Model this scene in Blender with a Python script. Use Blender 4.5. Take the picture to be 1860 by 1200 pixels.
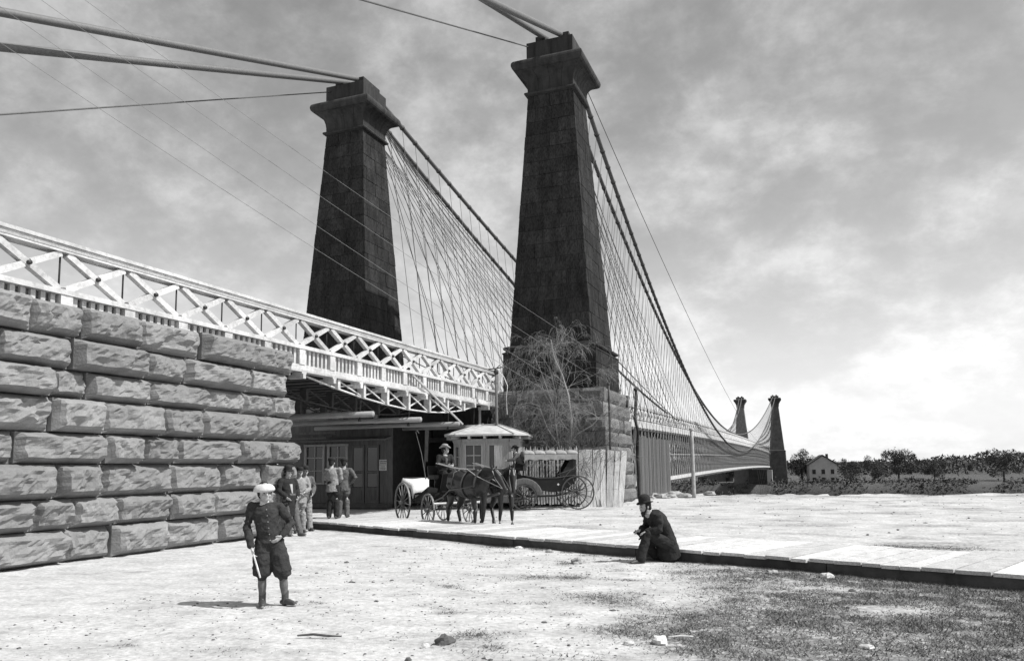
import bpy, math, random
import numpy as np
from mathutils import Vector, Matrix, noise as mnoise

for o in list(bpy.data.objects): bpy.data.objects.remove(o)
scene = bpy.context.scene
COL = scene.collection
R = random.Random(11)
rad = math.radians

# ------------------------------------------------------------------ camera
TH = 0.3658                       # camera looks this far left of the bridge axis (+y)
CAM = Vector((10.826, -35.22, 1.63))
cd = bpy.data.cameras.new('camera'); cam = bpy.data.objects.new('camera', cd); COL.objects.link(cam)
cam.matrix_world = Matrix.Translation(CAM) @ Matrix.Rotation(TH, 4, 'Z') @ Matrix.Rotation(math.pi/2 + .113, 4, 'X') @ Matrix.Rotation(-.013, 4, 'Z')
cd.sensor_width = 36; cd.lens = 1411.436/1860*36
cd.shift_x = 2.1/1860; cd.shift_y = 90/1860
cd.clip_start = .1; cd.clip_end = 9000
scene.camera = cam

# ------------------------------------------------------------------ sky, sun, exposure
CS, SN = math.cos(TH), math.sin(TH)
def wdir(X, Z): return (X*CS - Z*SN, X*SN + Z*CS)          # camera-frame heading -> world heading
def face(X, Z):                                             # rotation that turns local -y to that heading
    wx, wy = wdir(X, Z); return math.atan2(wx, -wy)
SUN_EL = rad(53); sx_, sy_ = wdir(1.0, -.30); SUN_AZ = math.atan2(sx_, sy_)   # clockwise from +y
world = bpy.data.worlds.new('World'); scene.world = world; world.use_nodes = True
nt = world.node_tree; nt.nodes.clear()
def N(t, typ, **kw):
    n = t.nodes.new(typ)
    for k, v in kw.items(): setattr(n, k, v)
    return n
def mth(t, op, a, b=None, c=None, clamp=False):
    n = N(t, 'ShaderNodeMath', operation=op, use_clamp=clamp)
    for i, v in enumerate((a, b, c)):
        if v is None: continue
        if isinstance(v, (int, float)): n.inputs[i].default_value = v
        else: t.links.new(v, n.inputs[i])
    return n.outputs[0]
sky = N(nt, 'ShaderNodeTexSky', sky_type='NISHITA', sun_disc=False, sun_elevation=SUN_EL, sun_rotation=SUN_AZ, air_density=1.0, dust_density=2.0, ozone_density=1.0)
bw = N(nt, 'ShaderNodeRGBToBW'); nt.links.new(sky.outputs[0], bw.inputs[0])
tc = N(nt, 'ShaderNodeTexCoord'); sp = N(nt, 'ShaderNodeSeparateXYZ'); nt.links.new(tc.outputs['Generated'], sp.inputs[0])
den = mth(nt, 'ADD', mth(nt, 'MAXIMUM', sp.outputs[2], 0.0), .5)
cb = N(nt, 'ShaderNodeCombineXYZ'); nt.links.new(mth(nt, 'DIVIDE', sp.outputs[0], den), cb.inputs[0]); nt.links.new(mth(nt, 'DIVIDE', sp.outputs[1], den), cb.inputs[1])
cl = N(nt, 'ShaderNodeTexNoise'); cl.inputs['Scale'].default_value = 3.6; cl.inputs['Detail'].default_value = 10; cl.inputs['Roughness'].default_value = .6; cl.inputs['Distortion'].default_value = .12
nt.links.new(cb.outputs[0], cl.inputs['Vector'])
mr = N(nt, 'ShaderNodeMapRange', interpolation_type='SMOOTHSTEP'); nt.links.new(cl.outputs[0], mr.inputs[0])
mr.inputs[1].default_value = .40; mr.inputs[2].default_value = .66
# thin white cloud over the clear sky: brighter where the noise is dense
veil = mth(nt, 'POWER', mth(nt, 'SUBTRACT', 1.0, mth(nt, 'MAXIMUM', sp.outputs[2], 0.0)), 5.0)     # the cloud sheet is seen edge-on low down
cl2 = N(nt, 'ShaderNodeTexNoise'); cl2.inputs['Scale'].default_value = 12; cl2.inputs['Detail'].default_value = 8; cl2.inputs['Roughness'].default_value = .68; nt.links.new(cb.outputs[0], cl2.inputs['Vector'])
mr2 = N(nt, 'ShaderNodeMapRange', interpolation_type='SMOOTHSTEP'); nt.links.new(cl2.outputs[0], mr2.inputs[0]); mr2.inputs[1].default_value = .36; mr2.inputs[2].default_value = .66
puff = mth(nt, 'ADD', mth(nt, 'MULTIPLY', mr.outputs[0], .75), mth(nt, 'MULTIPLY', mth(nt, 'MULTIPLY', mr2.outputs[0], mth(nt, 'ADD', mr.outputs[0], .25)), .62))
cloud = mth(nt, 'ADD', mth(nt, 'MULTIPLY', puff, 1.5), mth(nt, 'ADD', mth(nt, 'MULTIPLY', veil, 4.0), .5))
lum = mth(nt, 'ADD', mth(nt, 'MULTIPLY', bw.outputs[0], .75), cloud)
bg = N(nt, 'ShaderNodeBackground'); nt.links.new(lum, bg.inputs[0]); bg.inputs[1].default_value = .135
wo = N(nt, 'ShaderNodeOutputWorld'); nt.links.new(bg.outputs[0], wo.inputs[0])
sl = bpy.data.lights.new('sun', 'SUN'); sl.energy = 5.0; sl.angle = rad(.5); sl.color = (1, .995, .985)
so = bpy.data.objects.new('sun', sl); COL.objects.link(so)
sv = Vector((sx_, sy_, 0)).normalized()*math.cos(SUN_EL) + Vector((0, 0, math.sin(SUN_EL)))
so.rotation_euler = sv.to_track_quat('Z', 'Y').to_euler(); so.location = (40, -20, 60)
vs = scene.view_settings; vs.view_transform = 'Standard'; vs.look = 'None'; vs.exposure = 0.12; vs.gamma = 1.0; vs.use_curve_mapping = False
scene.render.engine = 'CYCLES'
scene.render.resolution_x = 1024; scene.render.resolution_y = 660

# ------------------------------------------------------------------ materials (all neutral: a black and white view)
MATS = {}
def mat(name, v, var=.25, sc=3.0, bump=.25, bsc=25.0, rough=.9, rnd=.0, spec=.25, stretch=(1, 1, 1), spots=0.0, bdist=.02):
    if name in MATS: return MATS[name]
    m = bpy.data.materials.new(name); m.use_nodes = True; t = m.node_tree; p = t.nodes['Principled BSDF']
    g = N(t, 'ShaderNodeNewGeometry'); mp = N(t, 'ShaderNodeMapping'); mp.inputs['Scale'].default_value = stretch
    t.links.new(g.outputs['Position'], mp.inputs[0])
    n1 = N(t, 'ShaderNodeTexNoise'); n1.inputs['Scale'].default_value = sc; n1.inputs['Detail'].default_value = 7; n1.inputs['Roughness'].default_value = .65
    t.links.new(mp.outputs[0], n1.inputs['Vector'])
    r = N(t, 'ShaderNodeMapRange'); t.links.new(n1.outputs[0], r.inputs[0])
    r.inputs[1].default_value = .28; r.inputs[2].default_value = .72; r.inputs[3].default_value = v*(1-var); r.inputs[4].default_value = v*(1+var)
    col = r.outputs[0]
    if rnd:
        oi = N(t, 'ShaderNodeObjectInfo')
        rr = N(t, 'ShaderNodeMapRange'); t.links.new(oi.outputs['Random'], rr.inputs[0]); rr.inputs[3].default_value = 1-rnd; rr.inputs[4].default_value = 1+rnd
        col = mth(t, 'MULTIPLY', col, rr.outputs[0])
    if spots:
        n3 = N(t, 'ShaderNodeTexNoise'); n3.inputs['Scale'].default_value = sc*9; n3.inputs['Detail'].default_value = 4
        t.links.new(mp.outputs[0], n3.inputs['Vector'])
        r3 = N(t, 'ShaderNodeMapRange', interpolation_type='SMOOTHSTEP'); t.links.new(n3.outputs[0], r3.inputs[0]); r3.inputs[1].default_value = .33; r3.inputs[2].default_value = .6
        r3.inputs[3].default_value = 1-spots; r3.inputs[4].default_value = 1
        col = mth(t, 'MULTIPLY', col, r3.outputs[0])
    t.links.new(col, p.inputs['Base Color'])
    p.inputs['Roughness'].default_value = rough; p.inputs['Specular IOR Level'].default_value = spec
    if bump:
        n2 = N(t, 'ShaderNodeTexNoise'); n2.inputs['Scale'].default_value = bsc; n2.inputs['Detail'].default_value = 6
        t.links.new(mp.outputs[0], n2.inputs['Vector'])
        b = N(t, 'ShaderNodeBump'); b.inputs['Strength'].default_value = bump; b.inputs['Distance'].default_value = bdist
        t.links.new(n2.outputs[0], b.inputs['Height']); t.links.new(b.outputs[0], p.inputs['Normal'])
    MATS[name] = m; return m
M_TOWER = mat('dark ashlar', .037, .5, 1.6, .9, 14, .92, rnd=.18, stretch=(1.5, 1.5, .45), spots=.5, spec=.06, bdist=.04)
M_MORTAR = mat('mortar', .085, .4, 6, .3, 40)
M_CAP = mat('stained cap stone', .034, .55, 1.6, .4, 20, .9, rnd=.15, stretch=(2.2, 2.2, .35))
M_ROCK = mat('rock faced stone', .16, .3, 4, .9, 16, .95, rnd=.22, spots=.35, bdist=.05)
M_ROCKL = mat('light rock faced stone', .21, .18, 3, .5, 24, .95, rnd=.2, spots=.1, bdist=.02)
M_WHITE = mat('white paint', .52, .3, 1.2, .25, 30, .8, rnd=.15, spots=.2)
M_WHITE2 = mat('weathered white paint', .38, .25, 3, .2, 30, .8, rnd=.1, spots=.25)
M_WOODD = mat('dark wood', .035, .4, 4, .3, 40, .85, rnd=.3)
M_WOODG = mat('grey weathered wood', .115, .4, 5, .5, 60, .9, rnd=.28, stretch=(6, 6, .5), spots=.3)
M_WOODP = mat('pale weathered wood', .72, .35, 4, .5, 50, .9, rnd=.14, stretch=(5, 5, .5), spots=.3)
M_PLANK = mat('dusty plank', .56, .25, 5, .6, 40, .9, rnd=.2, spots=.3)
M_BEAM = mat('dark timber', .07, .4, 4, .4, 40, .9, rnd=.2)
M_IRON = mat('dark iron', .03, .3, 8, .15, 60, .55, spec=.4)
M_CABLE = mat('cable paint', .10, .25, 10, .3, 80, .6, spec=.4)
M_CABLEL = mat('pale cable wrap', .13, .2, 10, .3, 80, .6, spec=.4)
M_WIRE = mat('wire', .09, .1, 10, 0, 10, .6)
M_WIREL = mat('pale wire', .22, .1, 10, 0, 10, .6)
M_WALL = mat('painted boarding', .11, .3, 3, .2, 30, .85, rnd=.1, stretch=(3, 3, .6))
M_KIOSK = mat('kiosk paint', .34, .2, 3, .15, 30, .8, rnd=.05, stretch=(3, 3, .6), spots=.2)
M_ROOF = mat('tin roof', .4, .3, 3, .2, 20, .7, rnd=.1)
M_TWIG = mat('pale bark', .3, .35, 12, .3, 60, .9, spots=.3)
M_TWIGD = mat('brown twigs', .25, .35, 9, .2, 60, .9)
M_BUSH = mat('dry brush', .13, .4, 9, .2, 60, .9)
M_SKIN = mat('skin', .34, .12, 20, .1, 60, .6, spec=.35)
M_CLOTHD = mat('dark wool', .022, .35, 16, .6, 30, .95, bdist=.015)
M_CLOTHB = mat('blue black serge', .032, .4, 14, .7, 26, .92, bdist=.02)
M_CLOTHM = mat('mid grey tweed', .10, .3, 16, .6, 30, .95, bdist=.015)
M_CLOTHL = mat('light grey cloth', .24, .3, 14, .6, 26, .95, bdist=.015)
M_HAIR = mat('hair', .02, .4, 40, .5, 120, .8)
M_CREAM = mat('cream felt', .5, .15, 16, .3, 40, .9)
M_LEATH = mat('boot leather', .045, .3, 18, .2, 60, .5, spec=.5)
M_STOCK = mat('grey stocking', .13, .2, 20, .4, 90, .95)
M_HORSE = mat('dark horse coat', .011, .5, 7, .25, 40, .42, spec=.5)
M_HARN = mat('harness leather', .05, .3, 20, .1, 60, .4, spec=.5)
M_HARNL = mat('pale strap', .4, .2, 20, .1, 60, .6)
M_COACH = mat('black coach paint', .012, .4, 6, .05, 40, .5, spec=.2)
M_WHEEL = mat('wheel paint', .05, .4, 12, .1, 60, .5, spec=.4)
M_WHEELP = mat('worn pale wheel paint', .16, .35, 12, .1, 60, .5, spec=.4)
M_CANVAS = mat('canvas canopy', .27, .25, 6, .3, 24, .9)
M_CLOTHW = mat('white lap cloth', .62, .12, 10, .4, 20, .9)
M_GRASS = mat('dry grass blades', .14, .6, 14, 0, 10, .9)
M_STONE = mat('field stone', .3, .35, 12, .6, 30, .95)
M_STONED = mat('dark clod', .10, .4, 12, .6, 30, .95)
M_PAPER = mat('paper', .55, .1, 10, .1, 30, .9)
M_INK = mat('ink', .04, .1, 10, 0, 10, .9)
M_FARW = mat('far white wall', .38, .15, .5, 0, 10, .9)
M_FARR = mat('far dark roof', .07, .3, .5, 0, 10, .9)
M_FARSTONE = mat('far tower stone', .075, .4, .8, .3, 4, .9, rnd=.2)
M_FARSTONEL = mat('far pale wall and painted-light stone', .15, .3, .8, .3, 4, .9, rnd=.2)  # left far tower's different light put into its colour; plain tone for houses
M_FOL = mat('far foliage', .06, .5, .6, 0, 10, .9)
M_GREYP = mat('span grey paint', .28, .2, 1.5, .1, 20, .8)
def glass():
    m = bpy.data.materials.new('window glass'); m.use_nodes = True; p = m.node_tree.nodes['Principled BSDF']
    t = m.node_tree; n1 = N(t, 'ShaderNodeTexNoise'); n1.inputs['Scale'].default_value = 3
    b = N(t, 'ShaderNodeBump'); b.inputs['Strength'].default_value = .12; t.links.new(n1.outputs[0], b.inputs['Height']); t.links.new(b.outputs[0], p.inputs['Normal'])
    p.inputs['Base Color'].default_value = (.02, .02, .02, 1); p.inputs['Roughness'].default_value = .08; p.inputs['Specular IOR Level'].default_value = .6
    return m
M_GLASS = glass()

# ------------------------------------------------------------------ mesh builder
class MB:
    def __init__(s): s.v = []; s.f = []; s.sm = []
    def add(s, vs, fs, smooth=False):
        k = len(s.v); s.v += [tuple(v) for v in vs]; s.f += [tuple(i+k for i in f) for f in fs]; s.sm += [smooth]*len(fs); return s
    def box(s, c, d, rz=0, rx=0, ry=0):
        M = Matrix.Translation(c) @ Matrix.Rotation(rz, 4, 'Z') @ Matrix.Rotation(ry, 4, 'Y') @ Matrix.Rotation(rx, 4, 'X')
        hx, hy, hz = d[0]/2, d[1]/2, d[2]/2
        vs = [M @ Vector((x*hx, y*hy, z*hz)) for z in (-1, 1) for x, y in ((-1, -1), (1, -1), (1, 1), (-1, 1))]
        return s.add(vs, [(3, 2, 1, 0), (4, 5, 6, 7), (0, 1, 5, 4), (1, 2, 6, 5), (2, 3, 7, 6), (3, 0, 4, 7)])
    def bar(s, a, b, w, h, up=(0, 0, 1)):                # square bar from a to b
        a, b = Vector(a), Vector(b); t = (b-a).normalized(); sd = t.cross(Vector(up))
        if sd.length < 1e-4: sd = t.cross(Vector((1, 0, 0)))
        sd.normalize(); u = sd.cross(t)
        vs = [p + sd*x*w/2 + u*z*h/2 for p in (a, b) for x, z in ((-1, -1), (1, -1), (1, 1), (-1, 1))]
        return s.add(vs, [(0, 1, 2, 3), (7, 6, 5, 4), (0, 4, 5, 1), (1, 5, 6, 2), (2, 6, 7, 3), (3, 7, 4, 0)])
    def tube(s, pts, rr, seg=10, up=(0, 0, 1), caps='round', smooth=True):
        """elliptical tube; rr entries are r or (side, up) radii"""
        pts = [Vector(p) for p in pts]; n = len(pts)
        rr = [(r, r) if isinstance(r, (int, float)) else r for r in (rr if isinstance(rr, (list, tuple)) else [rr]*n)]
        tang = []
        for i in range(n):
            t = pts[min(i+1, n-1)] - pts[max(i-1, 0)]; tang.append(t.normalized() if t.length > 1e-9 else Vector((0, 0, 1)))
        P, Q, T = [], [], []
        if caps == 'round':
            for a in (75, 45, 20):
                k = math.cos(rad(a)); m = math.sin(rad(a)); P.append(pts[0] - tang[0]*m*min(rr[0])); Q.append((rr[0][0]*k, rr[0][1]*k)); T.append(tang[0])
        P += pts; Q += rr; T += tang
        if caps == 'round':
            for a in (20, 45, 75):
                k = math.cos(rad(a)); m = math.sin(rad(a)); P.append(pts[-1] + tang[-1]*m*min(rr[-1])); Q.append((rr[-1][0]*k, rr[-1][1]*k)); T.append(tang[-1])
        vs = []; upv = Vector(up)
        for p, q, t in zip(P, Q, T):
            sd = t.cross(upv)
            if sd.length < .05: sd = t.cross(Vector((0, 1, 0)) if abs(t.y) < .9 else Vector((1, 0, 0)))
            sd.normalize(); u = sd.cross(t)
            for k in range(seg):
                a = 2*math.pi*k/seg; vs.append(p + sd*math.cos(a)*q[0] + u*math.sin(a)*q[1])
        fs = []
        for i in range(len(P)-1):
            for k in range(seg):
                k2 = (k+1) % seg; fs.append((i*seg+k, i*seg+k2, (i+1)*seg+k2, (i+1)*seg+k))
        if caps: fs.append(tuple(range(seg-1, -1, -1))); fs.append(tuple((len(P)-1)*seg+k for k in range(seg)))
        return s.add(vs, fs, smooth)
    def ell(s, c, r, rot=None, seg=14, rings=9):
        c = Vector(c); vs = []; fs = []
        for i in range(rings+1):
            a = -math.pi/2 + math.pi*i/rings; a = max(min(a, math.pi/2-.02), -math.pi/2+.02)
            for k in range(seg):
                b = 2*math.pi*k/seg; v = Vector((math.cos(a)*math.cos(b)*r[0], math.cos(a)*math.sin(b)*r[1], math.sin(a)*r[2]))
                vs.append(c + (rot @ v if rot else v))
        for i in range(rings):
            for k in range(seg): fs.append((i*seg+k, i*seg+(k+1) % seg, (i+1)*seg+(k+1) % seg, (i+1)*seg+k))
        fs.append(tuple(range(seg-1, -1, -1))); fs.append(tuple(rings*seg+k for k in range(seg)))
        return s.add(vs, fs, True)
    def lathe(s, prof, seg=16, c=(0, 0, 0), smooth=True, sx=1, sy=1):
        vs = []; fs = []
        for r, z in prof:
            for k in range(seg):
                a = 2*math.pi*k/seg; vs.append((c[0]+r*math.cos(a)*sx, c[1]+r*math.sin(a)*sy, c[2]+z))
        for i in range(len(prof)-1):
            for k in range(seg): fs.append((i*seg+k, i*seg+(k+1) % seg, (i+1)*seg+(k+1) % seg, (i+1)*seg+k))
        fs.append(tuple(range(seg-1, -1, -1))); fs.append(tuple((len(prof)-1)*seg+k for k in range(seg)))
        return s.add(vs, fs, smooth)
    def prism(s, poly, ax, lo, hi):                      # poly in the two other axes, extruded along ax
        n = len(poly); vs = []
        for w in (lo, hi):
            for a, b in poly:
                vs.append({'x': (w, a, b), 'y': (a, w, b), 'z': (a, b, w)}[ax])
        fs = [tuple(range(n)), tuple(range(2*n-1, n-1, -1))] + [(i, n+i, n+(i+1) % n, (i+1) % n) for i in range(n)]
        return s.add(vs, fs)
    def mesh(s, name, m=None):
        me = bpy.data.meshes.new(name); me.from_pydata(s.v, [], s.f)
        if any(s.sm): me.polygons.foreach_set('use_smooth', s.sm)
        if m: me.materials.append(m)
        return me
    def build(s, name, m, parent=None, fix=False):
        me = s.mesh(name, m)
        if fix:
            import bmesh
            b = bmesh.new(); b.from_mesh(me); bmesh.ops.recalc_face_normals(b, faces=b.faces); b.to_mesh(me); b.free()
        return link(name, me, parent)
def link(name, data, parent=None, loc=None, rz=None):
    o = bpy.data.objects.new(name, data); COL.objects.link(o)
    if parent: o.parent = parent; 
    if parent and parent.get('_w'): o.matrix_parent_inverse = Matrix.Translation(-Vector(parent['_w']))
    if loc: o.location = loc
    if rz is not None: o.rotation_euler.z = rz
    return o
def tag(o, label, cat, group=None):
    o['label'] = label; o['category'] = cat
    if group: o['group'] = group
    return o
def thing(name, label, cat, loc, rz=0, group=None, world=False):
    """Empty at the base; world=True means children are modelled in world coordinates"""
    o = bpy.data.objects.new(name, None); COL.objects.link(o); o.location = loc; o.rotation_euler.z = rz; o.empty_display_size = .2
    if world: o['_w'] = tuple(loc)
    return tag(o, label, cat, group)
def wchild(name, me, parent_part, loc=None):
    """sub-part of a part whose own coordinates are world coordinates"""
    o = bpy.data.objects.new(name, me); COL.objects.link(o); o.parent = parent_part
    if loc: o.location = loc
    return o
def struct(name, me):
    o = link(name, me); o['kind'] = 'structure'; return o
def stuff(o): o['kind'] = 'stuff'; return o
def nz(x, y, z=0.0): return mnoise.noise(Vector((x, y, z)))
def fbm(x, y, z=0.0): return nz(x, y, z) + .5*nz(x*2.1, y*2.1, z+7) + .25*nz(x*4.3, y*4.3, z+13)
def sst(a, b, x):
    t = min(max((x-a)/(b-a), 0), 1); return t*t*(3-2*t)
# ================================================================== GROUND
def bw_front(x): return -22.32 - .453*(x-10.47)          # front edge line of the boardwalk
def edge_y(x):
    return 9.6 + 5.5*(1-sst(2.6, 4.4, x)) + 1.1*nz(x*.23, 3.1) + .5*nz(x*.9, 8.3) + .02*max(x-12, 0)**1.5
def grass_amount(x, y):
    d = bw_front(x) - y                                    # metres in front of the boardwalk
    g = 0.0
    if d > -.05:
        n = fbm(x*.55, y*.9, 2.0)
        g = sst(-.35, 1.35, (x-8.3)*.30 + n*1.0)
        g = max(g, sst(.2, .7, fbm(x*1.1, y*2.2, 9.0) - .25 + .18*sst(4, 8, x)) * .5)
        g = max(g, (1-sst(.05, .55+.3*nz(x*2, y*2), d))*.8*sst(-.25, .1, nz(x*1.7, y*3, 4)) )
    elif d > -2.7: g = 0
    else:
        g = sst(.15, .8, fbm(x*.35, y*.8, 5.0) + .2) * .55
        g = max(g, sst(5, 9, y)*sst(-.3, .35, fbm(x*.4, y*.7, 3))*.8)
    return g
def ground_z(x, y):
    z = .018*fbm(x*.8, y*.8) + .03*nz(x*.25, y*.25)
    if y > bw_front(x)+2.7 and y < 14 and x > -2:
        z += .035*fbm(x*.5, y*1.1, 3)*sst(2.7, 5, y-bw_front(x)) - .03*sst(.55, .8, math.sin((y*.9+x*.41)*2.6))
    ye = edge_y(x)
    if y > ye-3 and x > -14:
        z += .12*sst(ye-3, ye-.4, y)*(nz(x*1.3, y*1.3)+.3)
    if y > ye:
        z += max(-56, -(y-ye)*2.3) + 1.6*nz(x*.4, y*.4)*sst(0, 2, y-ye) + .5*nz(x*1.7, y*1.7)*sst(0, 1, y-ye)
    if y > 203:
        far = -5 + 1.2*nz(x*.03, y*.03) + .004*max(0, y-260)
        e2 = 240 + 5*nz(x*.05, 1.7)
        k = sst(203, e2, y)**1.4
        z = z*(1-k) + far*k + (2.2*nz(x*.2, y*.2))*k*(1-k)*4
    return z
def terrain():
    def cat(*a): return np.unique(np.round(np.concatenate(a), 3))
    xs = cat(np.linspace(-2500, -80, 14), np.arange(-80, -6, 3.), np.arange(-6, 17, .13), np.arange(17, 40, 1.), np.arange(40, 120, 5.), np.linspace(120, 2500, 20))
    ys = cat(np.linspace(-400, -40, 8), np.arange(-36, -14, .13), np.arange(-14, 24, .45), np.arange(24, 60, 3.), np.arange(60, 200, 14.), np.arange(200, 262, 2.5), np.linspace(265, 400, 10), np.linspace(450, 6000, 14))
    nx, ny = len(xs), len(ys); co = np.zeros((ny, nx, 3), 'f4'); ga = np.zeros((ny, nx), 'f4')
    for j, y in enumerate(ys):
        for i, x in enumerate(xs):
            co[j, i] = (x, y, ground_z(x, y))
            if -37 < y < 26 and -8 < x < 40: ga[j, i] = grass_amount(x, y)
            elif y > 200 or y > edge_y(x): ga[j, i] = 2.0
    idx = np.arange(ny*nx).reshape(ny, nx)
    q = np.stack([idx[:-1, :-1], idx[:-1, 1:], idx[1:, 1:], idx[1:, :-1]], -1).reshape(-1, 4)
    me = bpy.data.meshes.new('ground'); me.vertices.add(nx*ny); me.vertices.foreach_set('co', co.ravel())
    me.loops.add(q.size); me.loops.foreach_set('vertex_index', q.ravel().astype('i4')); me.polygons.add(len(q))
    me.polygons.foreach_set('loop_start', np.arange(0, q.size, 4, dtype='i4')); me.polygons.foreach_set('use_smooth', np.ones(len(q), bool))
    me.update(); at = me.attributes.new('grass', 'FLOAT', 'POINT'); at.data.foreach_set('value', ga.ravel())
    m = bpy.data.materials.new('dusty ground'); m.use_nodes = True; t = m.node_tree; p = t.nodes['Principled BSDF']
    g = N(t, 'ShaderNodeNewGeometry'); a = N(t, 'ShaderNodeAttribute', attribute_name='grass')
    def ns(sc, det=6, stretch=None):
        n = N(t, 'ShaderNodeTexNoise'); n.inputs['Scale'].default_value = sc; n.inputs['Detail'].default_value = det; n.inputs['Roughness'].default_value = .65
        if stretch:
            mp = N(t, 'ShaderNodeMapping'); mp.inputs['Scale'].default_value = stretch; mp.inputs['Rotation'].default_value = (0, 0, -.42); t.links.new(g.outputs['Position'], mp.inputs[0]); t.links.new(mp.outputs[0], n.inputs['Vector'])
        else: t.links.new(g.outputs['Position'], n.inputs['Vector'])
        return n.outputs[0]
    def rng(s, a0, a1, b0, b1):
        r = N(t, 'ShaderNodeMapRange'); t.links.new(s, r.inputs[0])
        for k, v in enumerate((a0, a1, b0, b1)): r.inputs[k+1].default_value = v
        return r.outputs[0]
    earth = mth(t, 'MULTIPLY', rng(ns(.8), .3, .7, .43, .60), rng(ns(14, 8), .3, .62, .66, 1.08))
    earth = mth(t, 'MULTIPLY', earth, mth(t, 'MULTIPLY', rng(ns(2.2, 9, (1, 1.5, 1)), .34, .54, .74, 1.0), rng(ns(34, 6), .27, .40, .45, 1.0)))
    gr = mth(t, 'MULTIPLY', rng(ns(6), .3, .7, .10, .24), rng(ns(38, 3), .3, .7, .55, 1.45))
    fac = mth(t, 'MULTIPLY', a.outputs['Fac'], rng(ns(11, 7), .36, .56, 0.15, 1.5), clamp=True)
    gr = mth(t, 'MULTIPLY', gr, rng(a.outputs['Fac'], 1.0, 2.0, 1.0, .42))
    mix = N(t, 'ShaderNodeMix', data_type='FLOAT'); t.links.new(fac, mix.inputs[0]); t.links.new(earth, mix.inputs[2]); t.links.new(gr, mix.inputs[3])
    # steep rock of the gorge
    sp = N(t, 'ShaderNodeSeparateXYZ'); t.links.new(g.outputs['Normal'], sp.inputs[0])
    mix2 = N(t, 'ShaderNodeMix', data_type='FLOAT'); t.links.new(rng(sp.outputs[2], .8, .5, 0, 1), mix2.inputs[0]); t.links.new(mix.outputs[0], mix2.inputs[2]); t.links.new(rng(ns(.5), .3, .7, .02, .075), mix2.inputs[3])
    t.links.new(mix2.outputs[0], p.inputs['Base Color']); p.inputs['Roughness'].default_value = .95; p.inputs['Specular IOR Level'].default_value = .15
    b = N(t, 'ShaderNodeBump'); b.inputs['Strength'].default_value = .55; b.inputs['Distance'].default_value = .03
    t.links.new(mth(t, 'ADD', ns(9, 8), mth(t, 'MULTIPLY', ns(45, 4), .5)), b.inputs['Height']); t.links.new(b.outputs[0], p.inputs['Normal'])
    me.materials.append(m)
    return struct('ground', me)
terrain()
rv = MB(); rv.add([(-2500, 30, -55), (2500, 30, -55), (2500, 230, -55), (-2500, 230, -55)], [(0, 1, 2, 3)])
struct('river', rv.mesh('river', mat('river water', .05, .3, .05, .4, .6, .15, spec=.5)))

# ================================================================== STONE HELPERS
def rough_stone(mb, o, u, n, L, H, depth=.45, bulge=.10, nu=6, nv=4, seed=0):
    """rock-faced block: o = lower corner on the wall plane, u along the wall, n outward"""
    o, u, n = Vector(o), Vector(u), Vector(n); up = Vector((0, 0, 1)); g = .012
    vs = []; fs = []; rp = random.Random(seed); set_ = rp.uniform(-.45, .3)*bulge
    pl = [(rp.uniform(.5, 1.25), rp.uniform(-1.1, 1.1)*.34/max(L, .5)*2, rp.uniform(-1.1, 1.1)*.5/max(H, .3)) for _ in range(6)]
    for j in range(nv+1):
        for i in range(nu+1):
            a, b = i/nu, j/nv
            e = min(min(a, 1-a)*L, min(b, 1-b)*H)
            k = sst(-.005, .10, e)
            fc = min(c_ + gx*(a-.5)*L + gz*(b-.5)*H for c_, gx, gz in pl)          # broken facets
            d = set_ + bulge*k*(.3 + .8*max(fc, -.2) + .26*nz(a*L*2.6+seed*3.7, b*H*2.9+seed*1.3, seed*.71) + .24*nz(a*L*7+seed, b*H*7, seed*2.1) + .13*nz(a*L*17+seed, b*H*17, seed*3.1))
            ju = .02*nz(seed*5+a*4, b*4, 3); jv = .02*nz(seed*7+a*4, b*4, 9)
            vs.append(o + u*(g + a*(L-2*g) + ju*k) + up*(g + b*(H-2*g) + jv*k) + n*d)
    m = nu+1
    for j in range(nv):
        for i in range(nu): fs.append((j*m+i, j*m+i+1, (j+1)*m+i+1, (j+1)*m+i))
    bd = [i for i in range(m)] + [j*m+nu for j in range(1, nv+1)] + [nv*m+i for i in range(nu-1, -1, -1)] + [j*m for j in range(nv-1, 0, -1)]
    k0 = len(vs)
    for i in bd: vs.append(vs[i] - n*depth)
    for i in range(len(bd)):
        i2 = (i+1) % len(bd); fs.append((bd[i2], bd[i], k0+i, k0+i2))
    mb.add(vs, fs); return mb
def split_len(total, lo, hi, rnd):
    out = []; s = 0
    while total - s > hi*1.35:
        l = rnd.uniform(lo, hi); out.append(l); s += l
    rest = total - s
    if rest > hi: out += [rest*.48, rest*.52]
    else: out.append(rest)
    return out
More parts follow.
